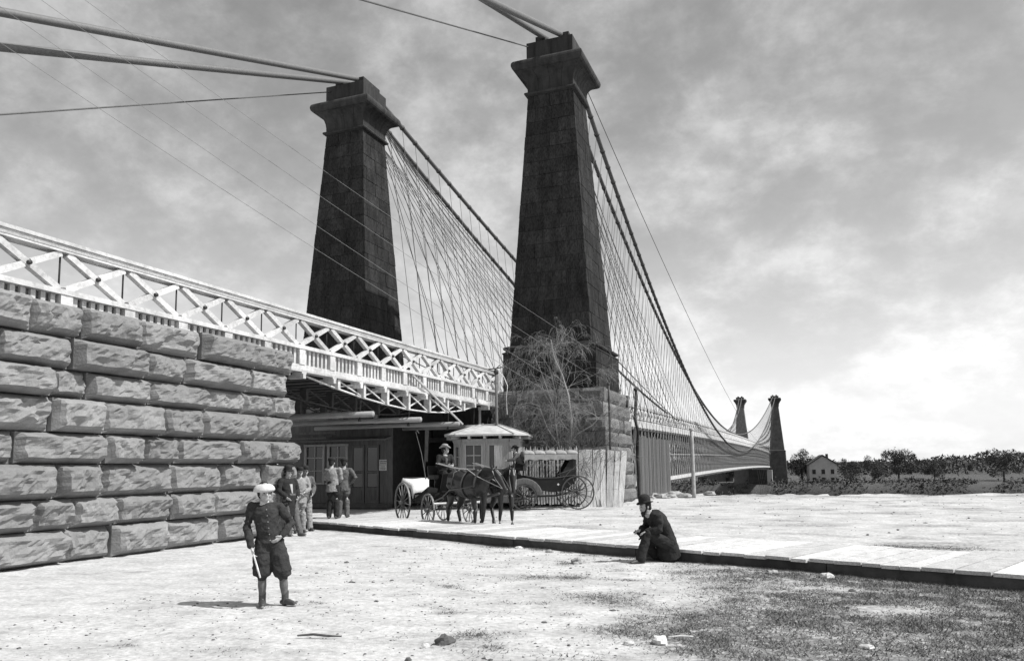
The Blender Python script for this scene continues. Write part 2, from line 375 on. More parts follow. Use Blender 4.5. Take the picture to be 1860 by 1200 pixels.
def ring_blocks(z0, z1, h0, h1, part, name, m, lo, hi, rnd, gap=.012, proud=.012, depth=.4):
    """one course of ashlar on a square battered shaft centred on the part's own origin"""
    long_x = rnd.random() < .5
    for side in range(4):
        c, s = [(1, 0), (0, 1), (-1, 0), (0, -1)][side]      # outward normal
        n = Vector((c, s, 0)); u = Vector((-s, c, 0))
        full = (side % 2 == 0) == long_x
        e0, e1 = (h0, h1) if full else (h0-depth, h1-depth)
        pos = -1.0
        for l in split_len(2*e0, lo, hi, rnd):
            a, b = pos, pos + l/e0; pos = b
            d = rnd.uniform(-proud, proud); vs = []
            for z, h, e in ((z0+gap, h0, e0), (z1-gap, h1, e1)):
                for w, dep in ((a, 0), (b, 0), (b, depth), (a, depth)):
                    sgn = gap if w == a else -gap
                    vs.append(u*(w*e+sgn) + n*(h+d-dep) + Vector((0, 0, z)))
            mb = MB(); mb.add(vs, [(0, 1, 5, 4), (1, 2, 6, 5), (2, 3, 7, 6), (3, 0, 4, 7), (4, 5, 6, 7), (3, 2, 1, 0)])
            wchild(name, mb.mesh(name, m), part)
def square_prof(prof, n_per=1):
    mb = MB(); vs = []; fs = []
    for h, z in prof: vs += [(-h, -h, z), (h, -h, z), (h, h, z), (-h, h, z)]
    for i in range(len(prof)-1):
        for k in range(4): fs.append((i*4+k, i*4+(k+1) % 4, (i+1)*4+(k+1) % 4, (i+1)*4+k))
    fs.append((3, 2, 1, 0)); q = (len(prof)-1)*4; fs.append((q, q+1, q+2, q+3))
    return mb.add(vs, fs)
def cap_slabs(prof, part, name, m, nslab, gap=.008):
    for side in range(4):
        c, s = [(1, 0), (0, 1), (-1, 0), (0, -1)][side]; n = Vector((c, s, 0)); u = Vector((-s, c, 0))
        for k in range(nslab):
            a, b = -1+2*k/nslab, -1+2*(k+1)/nslab; vs = []; fs = []
            for h, z in prof:
                for w, g in ((a, gap if k else 0), (b, -gap if k < nslab-1 else 0)): vs.append(u*(w*h+g) + n*h + Vector((0, 0, z)))
            P = len(prof)
            for h, z in prof:
                for w, g in ((a, gap if k else 0), (b, -gap if k < nslab-1 else 0)): vs.append(u*(w*h*.72+g) + n*h*.72 + Vector((0, 0, z)))
            for i in range(P-1):
                fs.append((2*i, 2*i+1, 2*i+3, 2*i+2)); j = 2*P
                fs.append((j+2*i+1, j+2*i, j+2*i+2, j+2*i+3)); fs.append((2*i, 2*i+2, j+2*i+2, j+2*i)); fs.append((2*i+1, j+2*i+1, j+2*i+3, 2*i+3))
            j = 2*P; fs.append((0, j, j+1, 1)); fs.append((2*P-2, 2*P-1, j+2*P-1, j+2*P-2))
            mb = MB(); mb.add(vs, fs, False); wchild(name, mb.mesh(name, m), part)

# ================================================================== NEAR TOWERS
def near_tower(loc, label, seed):
    rnd = random.Random(seed)
    t = thing('stone_tower', label, 'tower', loc, 0, 'near bridge towers')
    base = square_prof([(2.62, 0-.3), (2.42, 5.06)]).build('base', M_MORTAR, t)
    n, H = 8, 5.1/8
    for i in range(n):
        z0 = i*H; h = 2.80 - .2*i/n
        for side in range(4):
            c, s = [(1, 0), (0, 1), (-1, 0), (0, -1)][side]; nn = Vector((c, s, 0)); u = Vector((-s, c, 0))
            full = (side + i) % 2 == 0; e = h if full else h-.42; pos = -e
            for l in split_len(2*e, .9, 1.7, rnd):
                mb = rough_stone(MB(), u*pos + nn*(h-.07) + Vector((0, 0, z0)), u, nn, l, H, .4, .13, 7, 4, rnd.uniform(0, 99)); pos += l
                wchild('base_stone', mb.mesh('base_stone', M_ROCK), base)
    ped = square_prof([(2.17, 5.06), (2.17, 6.84)]).build('pedestal', M_MORTAR, t)
    for i in range(3): ring_blocks(5.1+i*.58, 5.1+(i+1)*.58, 2.205, 2.205, ped, 'pedestal_block', M_TOWER, .8, 1.5, rnd)
    square_prof([(2.23, 6.84), (2.23, 6.90), (2.10, 6.96), (2.08, 7.0), (2.17, 7.04), (2.20, 7.10), (2.17, 7.17), (2.06, 7.21), (1.97, 7.24)]).build('torus_moulding', M_TOWER, t)
    sh = square_prof([(1.91, 7.2), (1.10, 19.6)]).build('shaft', M_MORTAR, t)
    nc = 18; zz = lambda k: 7.22 + (19.6-7.22)*k/nc; hh = lambda z: 1.955 - .815*(z-7.22)/(19.6-7.22)
    for i in range(nc): ring_blocks(zz(i), zz(i+1), hh(zz(i)), hh(zz(i+1)), sh, 'shaft_block', M_TOWER, .75, 1.35, rnd, .011, .012, .3)
    square_prof([(1.15, 19.6), (1.27, 19.64), (1.30, 19.70), (1.27, 19.76), (1.16, 19.80)]).build('necking_band', M_CAP, t)
    cp = square_prof([(1.05, 19.8), (1.05, 21.2)]).build('capital', M_CAP, t)
    flare = [(1.15, 19.8), (1.155, 20.02), (1.18, 20.22), (1.235, 20.42), (1.33, 20.58), (1.46, 20.70), (1.58, 20.77)]
    cap_slabs(flare, cp, 'capital_slab', M_CAP, 4)
    square_prof([(1.57, 20.772), (1.67, 20.79), (1.74, 20.86), (1.775, 20.95), (1.785, 21.04), (1.765, 21.14), (1.71, 21.22), (1.62, 21.28), (1.5, 21.31), (1.2, 21.31)]).build('cornice', M_CAP, t)
    mb = MB(); mb.box((0, 0, 21.82), (2.34, 2.34, 1.02)); mb.build('top_block', M_CAP, t)
    for x, y, w, d, h in ((-.55, .1, .5, 1.9, .42), (.62, .2, .44, 1.7, .5), (.02, .55, .62, .9, .36)):
        mb = MB(); mb.box((x, y, 22.333+h/2), (w, d, h)); mb.build('saddle_block', M_CAP, t)
    for x in (-.42, .42):
        mb = MB(); mb.prism([(-.72, 22.333), (.42, 22.333), (.36, 22.7), (.1, 22.85), (-.3, 22.84), (-.7, 22.6)], 'x', x-.12, x+.12); mb.build('cable_saddle', M_IRON, t, True)
    return t
near_tower((0, 0, 0), 'tall dark tapering stone tower rising behind the bare tree, nearer and right', 3)
near_tower((-11.58, 0, 0), 'tall dark tapering stone tower behind the white truss, at left', 5)

# ================================================================== SUSPENDED SPAN
SPAN = thing('suspension_bridge', 'long double deck suspension bridge span with white railing crossing the gorge', 'bridge', (-5.79, 0, 0), world=True)
XR, XL, LEN = -2.6, -8.98, 250.0
def dz(y): t = y/LEN; return 4.0*t - 2.8*t*t
CABLES = {  # z0, z far, z mid, x0, x mid, x far
    'outer right': (22.95, 25.3, 4.45, .42, -1.9, .3, 0.25), 'inner right': (22.95, 25.5, 7.9, -.42, -3.1, -.5, 4.75),
    'inner left': (22.95, 25.5, 7.9, -11.16, -8.48, -11.0, 4.75), 'outer left': (22.95, 25.3, 4.8, -12.0, -9.7, -11.9, 0.25)}
def cab_pt(p, y):
    t = y/LEN; a, b, c = (1-t)*(1-2*t), 4*t*(1-t), t*(2*t-1)
    return Vector((p[3]*a + p[4]*b + p[5]*c, y, p[0]*a + p[2]*b + p[1]*c))
for key, p in CABLES.items():
    ys = [i*2.5 for i in range(101)]
    mb = MB(); mb.tube([cab_pt(p, y) for y in ys], .125, 10, caps='flat'); cab = mb.build('main_cable', M_CABLE, SPAN)
    cab['label'] = 'dark main cable, ' + key + ' of four, hung with rods'
    xd = XR+.1 if 'right' in key else XL-.1
    far = MB(); farb = MB()
    for k in range(1, 163):
        y = 2.6 + 1.5*k; q = cab_pt(p, y); zb = p[6] + dz(y)
        y2 = y
        if q.z < zb + .3: continue
        a, b = q, Vector((xd, y2, zb))
        if k <= 62:
            mb = MB(); mb.tube([a, b], .017, 5, caps='flat'); wchild('suspender', mb.mesh('suspender', M_WIRE), cab)
            mb = MB(); t = (cab_pt(p, y+.1)-q).normalized(); mb.tube([q - t*.05, q + t*.05], .16, 8, caps='flat'); wchild('cable_band', mb.mesh('cable_band', M_IRON), cab)
        else: far.tube([a, b], .02, 4, caps=False); t = (cab_pt(p, y+.1)-q).normalized(); farb.tube([q-t*.05, q+t*.05], .15, 6, caps='flat')
    stuff(wchild('far_suspenders', far.mesh('far_suspenders', M_WIRE), cab)); stuff(wchild('far_cable_bands', farb.mesh('far_cable_bands', M_IRON), cab))
    # back stay on the land side
    mb = MB(); x0 = p[3]; zb = {'outer right': 19.03, 'inner right': 19.68, 'inner left': 19.25, 'outer left': 18.83}[key]; sl_ = (22.9-zb)/9.7; ye = -10-(zb+1)/sl_; mb.tube([(x0, 0, 22.95), (x0, -.3, 22.9), (x0, -10, zb), (x0, ye, -1)], .14, 10, caps='flat'); mb.build('back_cable', M_CABLEL, SPAN)
# stays from the tower heads to the decks
def rod(a, b, r, name='stay', m=None, parent=None):
    mb = MB(); a, b = Vector(a), Vector(b); n = max(2, int((b-a).length/6)); sag = (b-a).length*.004
    mb.tube([a.lerp(b, i/n) - Vector((0, 0, sag*4*(i/n)*(1-i/n))) for i in range(n+1)], r, 5, caps='flat'); return mb.build(name, m or M_WIRE, parent or SPAN)
for s, tx, xd in ((0, -.5, XR), (1, -11.08, XL)):
    for k in range(15):
        y = 7 + 3.6*k; rod((tx + (.12 if k % 2 else 0), .9, 21.9 - .05*k), (xd, y, 4.9 + dz(y)), .02)
    for k in range(9):
        y = 12 + 6.2*k; rod((tx, 1.0, 20.2), (xd, y, .3+dz(y)), .017)
    rod((tx*1.0 + (.9 if s == 0 else -.9), 2.0, 8.9), ((0 if s == 0 else -11.58), 34, 5.6), .035)
# decks: strips that follow the camber
def strip(xa, xb, za, zb, ys, base=0.0, mbx=None):
    """closed ribbon of rectangular section between heights za, zb (plus camber)"""
    mb = mbx or MB(); vs = []; fs = []
    for y in ys:
        d = dz(y) if y > 0 else 0
        vs += [(xa, y, za+d), (xb, y, za+d), (xb, y, zb+d), (xa, y, zb+d)]
    for i in range(len(ys)-1):
        for k in range(4): fs.append((i*4+k, i*4+(k+1) % 4, (i+1)*4+(k+1) % 4, (i+1)*4+k))
    q = (len(ys)-1)*4; fs += [(3, 2, 1, 0), (q, q+1, q+2, q+3)]
    mb.add(vs, fs); return mb
YS = [-1.0] + [i*5.0 for i in range(51)]
strip(XL+.02, XR-.02, 4.9, 5.05, YS).build('upper_deck', M_BEAM, SPAN, True)
strip(XL+.02, XR-.02, -.12, .06, YS).build('lower_deck', M_WOODG, SPAN, True)
for x, sg in ((XR, 1), (XL, -1)):
    strip(x-.06*sg, x+.14*sg, 4.42, 5.12, YS[1:]).build('upper_fascia', M_WHITE, SPAN, True)
    strip(x-.02*sg, x+.2*sg, 5.122, 5.17, YS[1:]).build('upper_fascia_cap', M_WHITE, SPAN, True)
    strip(x-.1*sg, x+.12*sg, 6.05, 6.28, YS[1:]).build('top_rail', M_WHITE, SPAN, True)
    strip(x-.06*sg, x+.1*sg, -.36, .0, YS[1:]).build('lower_chord', M_WHITE, SPAN, True)
    strip(x-.03*sg, x+.06*sg, 2.15, 2.27, YS[1:]).build('middle_rail', M_GREYP, SPAN, True)
    lat = MB(); k = 0; y = 1.0
    while y < LEN-2:
        d0, d1 = dz(y), dz(y+1.5)
        lat.bar((x+.04, y, 5.17+d0), (x+.04, y+1.5, 6.05+d1), .07, .13, (1, 0, 0)); lat.bar((x-.05, y, 6.05+d0), (x-.05, y+1.5, 5.17+d1), .07, .13, (1, 0, 0)); lat.bar((x, y, 5.17+d0), (x, y, 6.05+d0), .05, .05); y += 1.5
    stuff(lat.build('railing_lattice', M_WHITE, SPAN))
    po = MB(); rd = MB(); y = 20.5 if sg == 1 else 21.0
    while y < LEN-1:
        d0 = dz(y)
        for yy in (y-.09, y+.09): po.bar((x, yy, 0+d0), (x, yy, 4.42+d0), .13, .09)
        if y+3 < LEN:
            d1 = dz(y+3.0); rd.bar((x+.03, y, .0+d0), (x+.03, y+3, 4.42+d1), .035, .035); rd.bar((x-.03, y, 4.42+d0), (x-.03, y+3, 0+d1), .035, .035)
        y += 1.5
    stuff(po.build('truss_posts', M_GREYP, SPAN)); stuff(rd.build('truss_rods', M_GREYP, SPAN))
    lowr = MB(); y = 22.0
    while y < LEN-1: lowr.bar((x-.2*sg, y, .85+dz(y)), (x-.2*sg, y+1.5, .85+dz(y+1.5)), .05, .09); lowr.bar((x-.2*sg, y, .05+dz(y)), (x-.2*sg, y, .9+dz(y)), .04, .04); y += 1.5
    stuff(lowr.build('lower_railing', M_WOODD, SPAN))
    bt = MB(); y = 20.0
    while y < LEN-1: bt.box((x+.1*sg, y, -.45+dz(y)), (.9, .16, .16)); bt.box((x+.35*sg, y+.4, 4.3+dz(y)), (.5, .14, .2)); y += 1.5
    stuff(bt.build('beam_ends', M_WHITE2, SPAN))
fb = MB(); y = 1.0
while y < LEN-1: fb.box((-5.79, y, 4.7+dz(y)), (6.2, .2, .38)); fb.box((-5.79, y+.01, -.3+dz(y)), (6.2, .16, .34)); y += 1.5
stuff(fb.build('floor_beams', M_BEAM, SPAN))
# boarded sides of the carriageway close to the shore, one opening left in the left side
for x, y0, y1, gaps in ((XL+.1, -2.6, 21.5, ((3.5, 5.1, 2.2, 3.85),)), (XR-.1, 2.5, 21.0, ())):
    y = y0
    while y < y1:
        w = .24; segs = [(.02, 4.4)]
        for g0, g1, za, zb in gaps:
            if g0 <= y < g1: segs = [(.02, za), (zb, 4.4)]
        for a, b in segs:
            mb = MB(); mb.box((x + R.uniform(-.008, .008), y+w/2, (a+b)/2 + max(0, dz(max(y, 0)))), (.03, w-.012, b-a)); mb.build('side_board', M_WOODD, SPAN)
        y += w
for a, b in (((3.4, 2.2), (5.2, 3.9)), ((3.4, 3.9), (5.2, 2.2))):
    mb = MB(); mb.bar((XL+.02, a[0], a[1]+.05), (XL+.02, b[0], b[1]+.05), .05, .07); mb.build('opening_brace', M_WOODD, SPAN)
# under-floor stays near the far shore
for k in range(6): rod((XR, 225-9*k, .6), (XR-.5, 243, -14-3*k), .05)

# ================================================================== RAILWAY APPROACH SPAN
APP = thing('railway_approach_truss', 'white timber railway truss with crossed braces and baluster fascia, above the street', 'truss', (-2.5, -18, 0), world=True)
PZ = 1.481; YA, NB = -19.48-PZ/2-PZ*9, 21             # bay edges
Y0, Y1 = YA, YA+PZ*NB
print('approach', Y0, Y1)
MX = mat('white timber', .5, .3, 1.4, .25, 40, .8, rnd=.16, spots=.2)
def sheared(mb): return mb
for x, sg, front in ((-2.5, 1, True), (-9.08, -1, False)):
    for nm, a, b, za, zb in (('top_chord', -.16, .16, 5.86, 6.00), ('top_rail_cap', -.2, .2, 6.002, 6.07), ('fascia_cap', -.1, .24, 5.02, 5.12), ('fascia_base', -.05, .2, 4.43, 4.58), ('fascia_sill', -.05, .26, 4.37, 4.427), ('fascia_back', -.14, .02, 4.585, 5.017)):
        mb = MB(); mb.box((x+sg*(a+b)/2, (Y0+Y1)/2, (za+zb)/2), (b-a, Y1-Y0, zb-za)); mb.build(nm, M_WHITE if nm != 'fascia_back' else M_WHITE2, APP)
    mb = MB(); mb.box((x+sg*.163, (Y0+Y1)/2, 5.93), (.012, Y1-Y0, .05)); mb.build('chord_batten', M_WHITE2, APP)
    for k in range(NB):
        ya, yb = YA+k*PZ, YA+(k+1)*PZ; last = k >= NB-1
        mb = MB(); mb.bar((x+sg*.07, ya+.07, 5.84), (x+sg*.07, yb-.07, 5.14), .12, .13, (1, 0, 0)); mb.build('brace', MX, APP)
        # the other diagonal is in two halves, halved round the first
        m_ = Vector((x+sg*.064, (ya+yb)/2, 5.49)); a_ = Vector((x+sg*.064, ya+.07, 5.14)); b_ = Vector((x+sg*.064, yb-.07, 5.84))
        for p_, q_ in ((a_, m_), (b_, m_)):
            e_ = q_ + (p_-q_).normalized()*.072; mb = MB(); mb.bar(p_, e_, .12, .13, (1, 0, 0)); mb.build('brace', MX, APP)
        mb = MB(); mb.tube([(x+sg*.13, (ya+yb)/2, 5.49), (x+sg*.19, (ya+yb)/2, 5.49)], .045, 8, caps='flat'); mb.build('bolt', M_IRON, APP)
        mb = MB(); mb.tube([(x, ya, 5.1), (x, ya, 6.09)], .018, 6, caps='flat'); mb.tube([(x, ya, 6.07), (x, ya, 6.12)], .05, 6, caps='flat'); mb.build('tie_rod', M_IRON, APP)
        if front or k > NB-1:
            yp = ya + PZ*.5 + .02
            mb = MB(); mb.box((x+sg*.12, ya+.02, 4.8), (.2, .26, .435)); mb.build('fascia_pilaster', M_WHITE, APP)
            mb = MB(); mb.box((x+sg*.12, ya+.02, 4.34), (.34, .2, .05)); mb.box((x+sg*.05, ya+.02, 4.25), (.5, .13, .13)); mb.build('bracket', M_WHITE, APP)
            for j in range(6):
                yy = ya + .26 + j*(PZ-.48)/5
                mb = MB(); mb.box((x+sg*.11, yy, 4.8), (.07, .095, .432)); mb.build('baluster', M_WHITE, APP)
mb = MB(); mb.box((-5.79, (Y0+Y1)/2, 4.72), (6.3, Y1-Y0, .12)); mb.build('deck_floor', M_BEAM, APP)
for k in range(NB*2):
    mb = MB(); mb.box((-5.79, YA+.37+k*PZ/2, 4.47), (6.2, .2, .36)); mb.build('floor_beam', M_BEAM, APP)
# fish-bellied trussed beam under the fascia
BY = [-16.84, -15.38, -13.93, -12.46, -10.97, -9.36, -7.82, -6.27, -4.9]
BZ = [4.34, 4.14, 3.98, 3.87, 3.80, 3.80, 3.88, 4.06, 4.34]
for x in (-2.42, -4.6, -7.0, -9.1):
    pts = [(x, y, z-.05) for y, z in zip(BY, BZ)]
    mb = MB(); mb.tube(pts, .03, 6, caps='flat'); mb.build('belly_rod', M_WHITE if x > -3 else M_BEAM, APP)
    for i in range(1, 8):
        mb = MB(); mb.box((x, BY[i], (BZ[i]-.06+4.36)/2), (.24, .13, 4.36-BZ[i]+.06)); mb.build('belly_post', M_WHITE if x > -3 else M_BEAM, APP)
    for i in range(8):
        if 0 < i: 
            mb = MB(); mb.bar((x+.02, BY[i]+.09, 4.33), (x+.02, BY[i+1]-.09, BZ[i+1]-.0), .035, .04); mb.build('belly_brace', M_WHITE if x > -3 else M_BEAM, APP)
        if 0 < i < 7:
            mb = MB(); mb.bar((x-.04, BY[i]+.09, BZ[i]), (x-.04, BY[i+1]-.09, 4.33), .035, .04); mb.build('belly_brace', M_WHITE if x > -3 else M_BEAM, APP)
mb = MB(); mb.bar((-2.2, -10.9, 4.95), (-2.2, -6.7, 3.42), .05, .07); mb.build('diagonal_prop', M_WHITE2, APP)
# end post where the truss meets the tower
mb = MB(); mb.box((-2.5, Y1+.12, 5.2), (.34, .22, 1.75)); mb.build('end_post', M_WHITE, APP)
# hanging rods and the log cross beams they carry
for i, (y, ye, xr) in enumerate(((-15.37, -13.75, -2.05), (-12.47, -10.5, -2.05), (-9.46, -7.25, -2.05), (-6.38, -4.75, -2.0))):
    t = thing('log_cross_beam', ['round log hung nearest the rough stone abutment', 'round log hung second from the rough stone abutment', 'round log hung second from the toll kiosk', 'round log resting just above the toll kiosk roof'][i], 'log', (-2.1, ye, 3.4), group='logs hung under the railway')
    mb = MB(); mb.tube([(0, 0, 0), (-3.2, .1, .04), (-6.9, .2, .02)], [.095, .09, .085], 12, caps='flat'); mb.build('log', mat('peeled log', .3, .3, 5, .4, 40, .9, rnd=.15, stretch=(.5, 5, 5), spots=.3), t, True)
    mb = MB(); mb.tube([(-.5, 0, -.2), (-.42, -.01, 1.15)], .02, 6, caps='flat'); mb.tube([(-.5, 0, -.22), (-.5, 0, -.14)], .06, 6, caps='flat'); mb.build('hanger_rod', M_IRON, t)
# ================================================================== ROUGH STONE ABUTMENT
AB = thing('stone_abutment', 'rough rock-faced stone abutment carrying the railway truss at far left', 'abutment', (-2.1, -18.1, 0), world=True)
mb = MB(); mb.box((-5.8, -27.6, 2.15), (7.1, 18.6, 4.36)); abw = mb.build('wall_core', M_MORTAR, AB)
ra = random.Random(21); HS = [0, .62, 1.18, 1.82, 2.40, 3.04, 3.58, 4.18, 4.83]
for i in range(8):
    z0, z1 = HS[i], HS[i+1]; yend = -18.0 + .4*(nz(i*1.7, 4)) - (.12 if i in (6,) else 0) + (.1 if i in (2, 3) else 0)
    x0 = -2.12 + .06*nz(i*2.3, 1)
    pos = yend
    first = True
    for l in split_len(16.5, .75, 2.1, ra):
        if first: l *= .9
        a = pos - l; h = z1-z0
        top = i == 7
        mb = rough_stone(MB(), (x0, a, z0), (0, 1, 0), (1, 0, 0), l, h, .7 if not top else .35, .31, 20, 11, ra.uniform(0, 99))
        mb.build('abutment_stone', M_ROCKL, AB); pos = a; first = False
    # end face toward the street opening
    posx = x0 + .02
    for l in split_len(6.8, 1.0, 1.8, ra):
        if i == 7 and posx < -2.3: break
        l = min(l, .5) if i == 7 else l
        mb = rough_stone(MB(), (posx, yend-.06, z0), (-1, 0, 0), (0, 1, 0), l, h, .5, .18, 8, 6, ra.uniform(0, 99)); mb.build('abutment_stone', M_ROCKL, AB); posx -= l
# ================================================================== TOLL HOUSE UNDER THE SPAN
TOLL = thing('toll_house', 'shadowed boarded toll house with sash windows under the railway truss', 'house', (-8.6, -6, 0), world=True)
x = -11.6
while x < -5.9:
    holes = [(-10.2, -9.24), (-9.0, -8.05), (-7.85, -6.45)]
    w = .2; inside = [h for h in holes if h[0]-.02 <= x+w/2 <= h[1]+.02]
    for a, b in ([(.2, 3.6)] if not inside else ([(.2, 1.12), (2.72, 3.6)] if inside[0][0] < -8 else [(2.72, 3.6)])):
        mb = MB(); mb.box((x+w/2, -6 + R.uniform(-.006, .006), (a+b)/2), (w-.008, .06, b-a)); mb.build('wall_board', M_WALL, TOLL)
    x += w
for xa, xb in ((-10.2, -9.24), (-9.0, -8.05)):
    f = MB(); 
    for c_, d_ in ((((xa+xb)/2, -6.02, 2.74), (xb-xa+.16, .1, .1)), (((xa+xb)/2, -6.02, 1.08), (xb-xa+.2, .16, .08)), ((xa, -6.02, 1.91), (.1, .1, 1.57)), ((xb, -6.02, 1.91), (.1, .1, 1.57)), (((xa+xb)/2, -6.0, 1.91), (.045, .05, 1.55)), (((xa+xb)/2, -6.0, 1.63), (xb-xa, .046, .035)), (((xa+xb)/2, -6.0, 2.2), (xb-xa, .046, .05))):
        f.box(c_, d_)
    win = f.build('window', M_KIOSK, TOLL)
    for i in range(2):
        for z0, z1 in ((1.13, 1.61), (1.65, 2.17), (2.23, 2.68)):
            p = MB(); p.box((xa+.07+(xb-xa)/2*i+((xb-xa)/2-.07)/2-.01, -5.97, (z0+z1)/2), ((xb-xa)/2-.06, .012, z1-z0)); wchild('pane', p.mesh('pane', M_GLASS), win)
for xa in (-7.85, -7.14):
    d = MB(); xc = xa+.34
    for c_, d_ in (((xc, -6.0, .55), (.66, .05, .7)), ((xc, -6.0, 2.66), (.66, .05, .1)), ((xc-.29, -6.0, 1.75), (.08, .05, 1.72)), ((xc+.29, -6.0, 1.75), (.08, .05, 1.72)), ((xc, -6.0, 1.55), (.5, .045, .07)), ((xc, -6.03, .58), (.4, .03, .42))): d.box(c_, d_)
    dr = d.build('door', M_WALL, TOLL)
    for z0, z1 in ((.92, 1.5), (1.6, 2.6)): p = MB(); p.box((xc, -5.98, (z0+z1)/2), (.5, .012, z1-z0)); wchild('pane', p.mesh('pane', M_GLASS), dr)
mb = MB(); mb.box((-8.75, -6.3, 2.98), (5.9, .7, .07), 0, .22); mb.build('eave_board', M_WOODG, TOLL)
mb = MB(); mb.box((-9.9, -6.7, 3.25), (3.4, .16, .1)); mb.build('eave_rail', M_WOODG, TOLL)
mb = MB(); mb.box((-9.6, -6.9, 3.02), (2.2, .14, .08)); mb.build('eave_rail', M_WOODG, TOLL)
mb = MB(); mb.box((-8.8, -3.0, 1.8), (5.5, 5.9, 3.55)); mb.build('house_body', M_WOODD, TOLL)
mb = MB(); mb.box((-8.75, -6.1, .13), (5.7, .5, .2)); mb.build('plinth', M_BEAM, TOLL)
NB_ = thing('notice_board', 'small pale printed notice posted on the dark toll house corner', 'notice', (-6.2, -6.06, 1.6), world=True)
mb = MB(); mb.box((-6.24, -6.05, 1.84), (.36, .02, .46)); mb.build('sheet', M_PAPER, NB_)
for k, (z, w) in enumerate(((2.0, .3), (1.93, .26), (1.86, .3), (1.78, .2), (1.72, .28), (1.66, .24))):
    mb = MB()
    xx = -6.24-w/2
    while xx < -6.24+w/2: 
        l = R.uniform(.02, .06); mb.box((xx+l/2, -6.063, z), (l, .004, .04 if k < 2 else .025)); xx += l+.018
    mb.build('print_line', M_INK, NB_)
# dark boarding that closes the portal above the toll house
x = -9.3
PB = thing('portal_boarding', 'dark boarding closing the gap above the toll gate, behind the hanging logs', 'boarding', (-6, -1.6, 3), world=True)
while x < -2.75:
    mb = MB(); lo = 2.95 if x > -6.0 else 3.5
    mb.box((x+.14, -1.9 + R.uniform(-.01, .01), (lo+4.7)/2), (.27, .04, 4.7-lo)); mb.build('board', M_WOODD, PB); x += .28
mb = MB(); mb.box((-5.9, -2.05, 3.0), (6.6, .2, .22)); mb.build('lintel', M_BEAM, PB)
PP = thing('gate_post', 'slim pale post standing in the dark passage beside the toll gate', 'post', (-4.3, -4.6, 0), world=True)
mb = MB(); mb.box((-4.3, -4.6, 1.1), (.09, .09, 2.2)); mb.box((-4.3, -4.6, 2.22), (.13, .13, .05)); mb.build('shaft', M_WOODG, PP)
for i, (px, py, z0, z1) in enumerate(((-2.95, -3.2, 2.9, 4.35), (-2.62, -2.5, 3.1, 3.9))):
    PP = thing('roof_post', ['tall thin pale post above the kiosk roof', 'short thin pale post above the kiosk roof'][i], 'post', (px, py, z0), world=True)
    mb = MB(); mb.box((px, py, (z0+z1)/2), (.08, .08, z1-z0)); mb.box((px, py, z0+.05), (.14, .14, .1)); mb.build('shaft', M_WOODP, PP)

# ================================================================== TOLL KIOSK
KI = thing('toll_kiosk', 'small light toll kiosk with many-sided walls, low roof and shuttered window', 'kiosk', (-1.95, -4.45, .1), .26)
h, ch = 1.38, .42
octo = [(-h+ch, -h), (h-ch, -h), (h, -h+ch), (h, h-ch), (h-ch, h), (-h+ch, h), (-h, h-ch), (-h, -h+ch)]
def kwall(a, b, ops):
    a, b = Vector((*a, 0)), Vector((*b, 0)); L = (b-a).length; u = (b-a)/L; n = Vector((u.y, -u.x, 0)); rz = math.atan2(u.y, u.x)
    def pan(nm, s0, s1, z0, z1, d=.0, th=.06, m=M_KIOSK, par=KI):
        c_ = a + u*(s0+s1)/2 + n*d; mb = MB(); mb.box((c_.x, c_.y, (z0+z1)/2), (s1-s0, th, z1-z0), rz); o = mb.build(nm, m, par) if par is KI else wchild(nm, mb.mesh(nm, m), par); return o
    xs = [0] + [v for o in ops for v in o[:2]] + [L]
    for i in range(0, len(xs), 2):
        s = xs[i]                                           # boards between the openings
        while s < xs[i+1]-.01:
            e = min(s+.16, xs[i+1]); pan('wall_board', s+.003, e-.003, .15, 2.75, R.uniform(-.004, .004)); s = e
    for s0, s1, z0, z1, kind in ops:
        pan('wall_panel', s0, s1, .15, z0-.03); pan('wall_panel', s0, s1, z1+.03, 2.75)
        fr = pan('window', s0, s1, z0-.05, z0+.01, .03, .14)
        for q in ((s0-.06, s0+.02, z0-.03, z1+.06), (s1-.02, s1+.06, z0-.03, z1+.06), (s0+.02, s1-.02, z1-.02, z1+.06)): pan('frame', *q, .035, .05, M_KIOSK, fr)
        if kind == 'glass':
            nc, nr = 2, 3
            for i in range(nc):
                for j in range(nr): pan('pane', s0+.02+(s1-s0-.04)*i/nc+.018, s0+.02+(s1-s0-.04)*(i+1)/nc-.018, z0+.01+(z1-z0-.03)*j/nr+.015, z0+.01+(z1-z0-.03)*(j+1)/nr-.015, -.02, .01, M_GLASS, fr)
            pan('muntin', (s0+s1)/2-.02, (s0+s1)/2+.02, z0, z1-.02, 0, .03, M_WHITE2, fr)
            for j in (1, 2): pan('muntin', s0+.02, s1-.02, z0+.01+(z1-z0-.03)*j/nr-.018, z0+.01+(z1-z0-.03)*j/nr+.018, -.002, .03, M_WHITE2, fr)
        else:
            pan('shutter', s0+.02, s0+.02+(s1-s0)*.3, z0, z1-.02, -.03, .02, M_WALL, fr); pan('shutter', s0+.04+(s1-s0)*.3, s1-.02, z0, z1-.02, -.01, .02, M_WOODP, fr)
    pan('frieze', .0, L, 2.62, 2.74, .05, .03)
    for k in range(max(1, int(L/.62))): 
        s = (k+.5)*L/max(1, int(L/.62)); c_ = a + u*s + n*.16; mb = MB(); mb.box((c_.x, c_.y, 2.8), (.09, .42, .11), rz); mb.build('rafter_end', M_WHITE2, KI)
kwall(octo[0], octo[1], [(.14, .80, 1.25, 2.5, 'glass'), (1.1, 1.68, 1.55, 2.5, 'shut')])
kwall(octo[1], octo[2], [(.14, .46, 1.3, 2.4, 'glass')]); kwall(octo[7], octo[0], [(.14, .46, 1.2, 2.45, 'glass')])
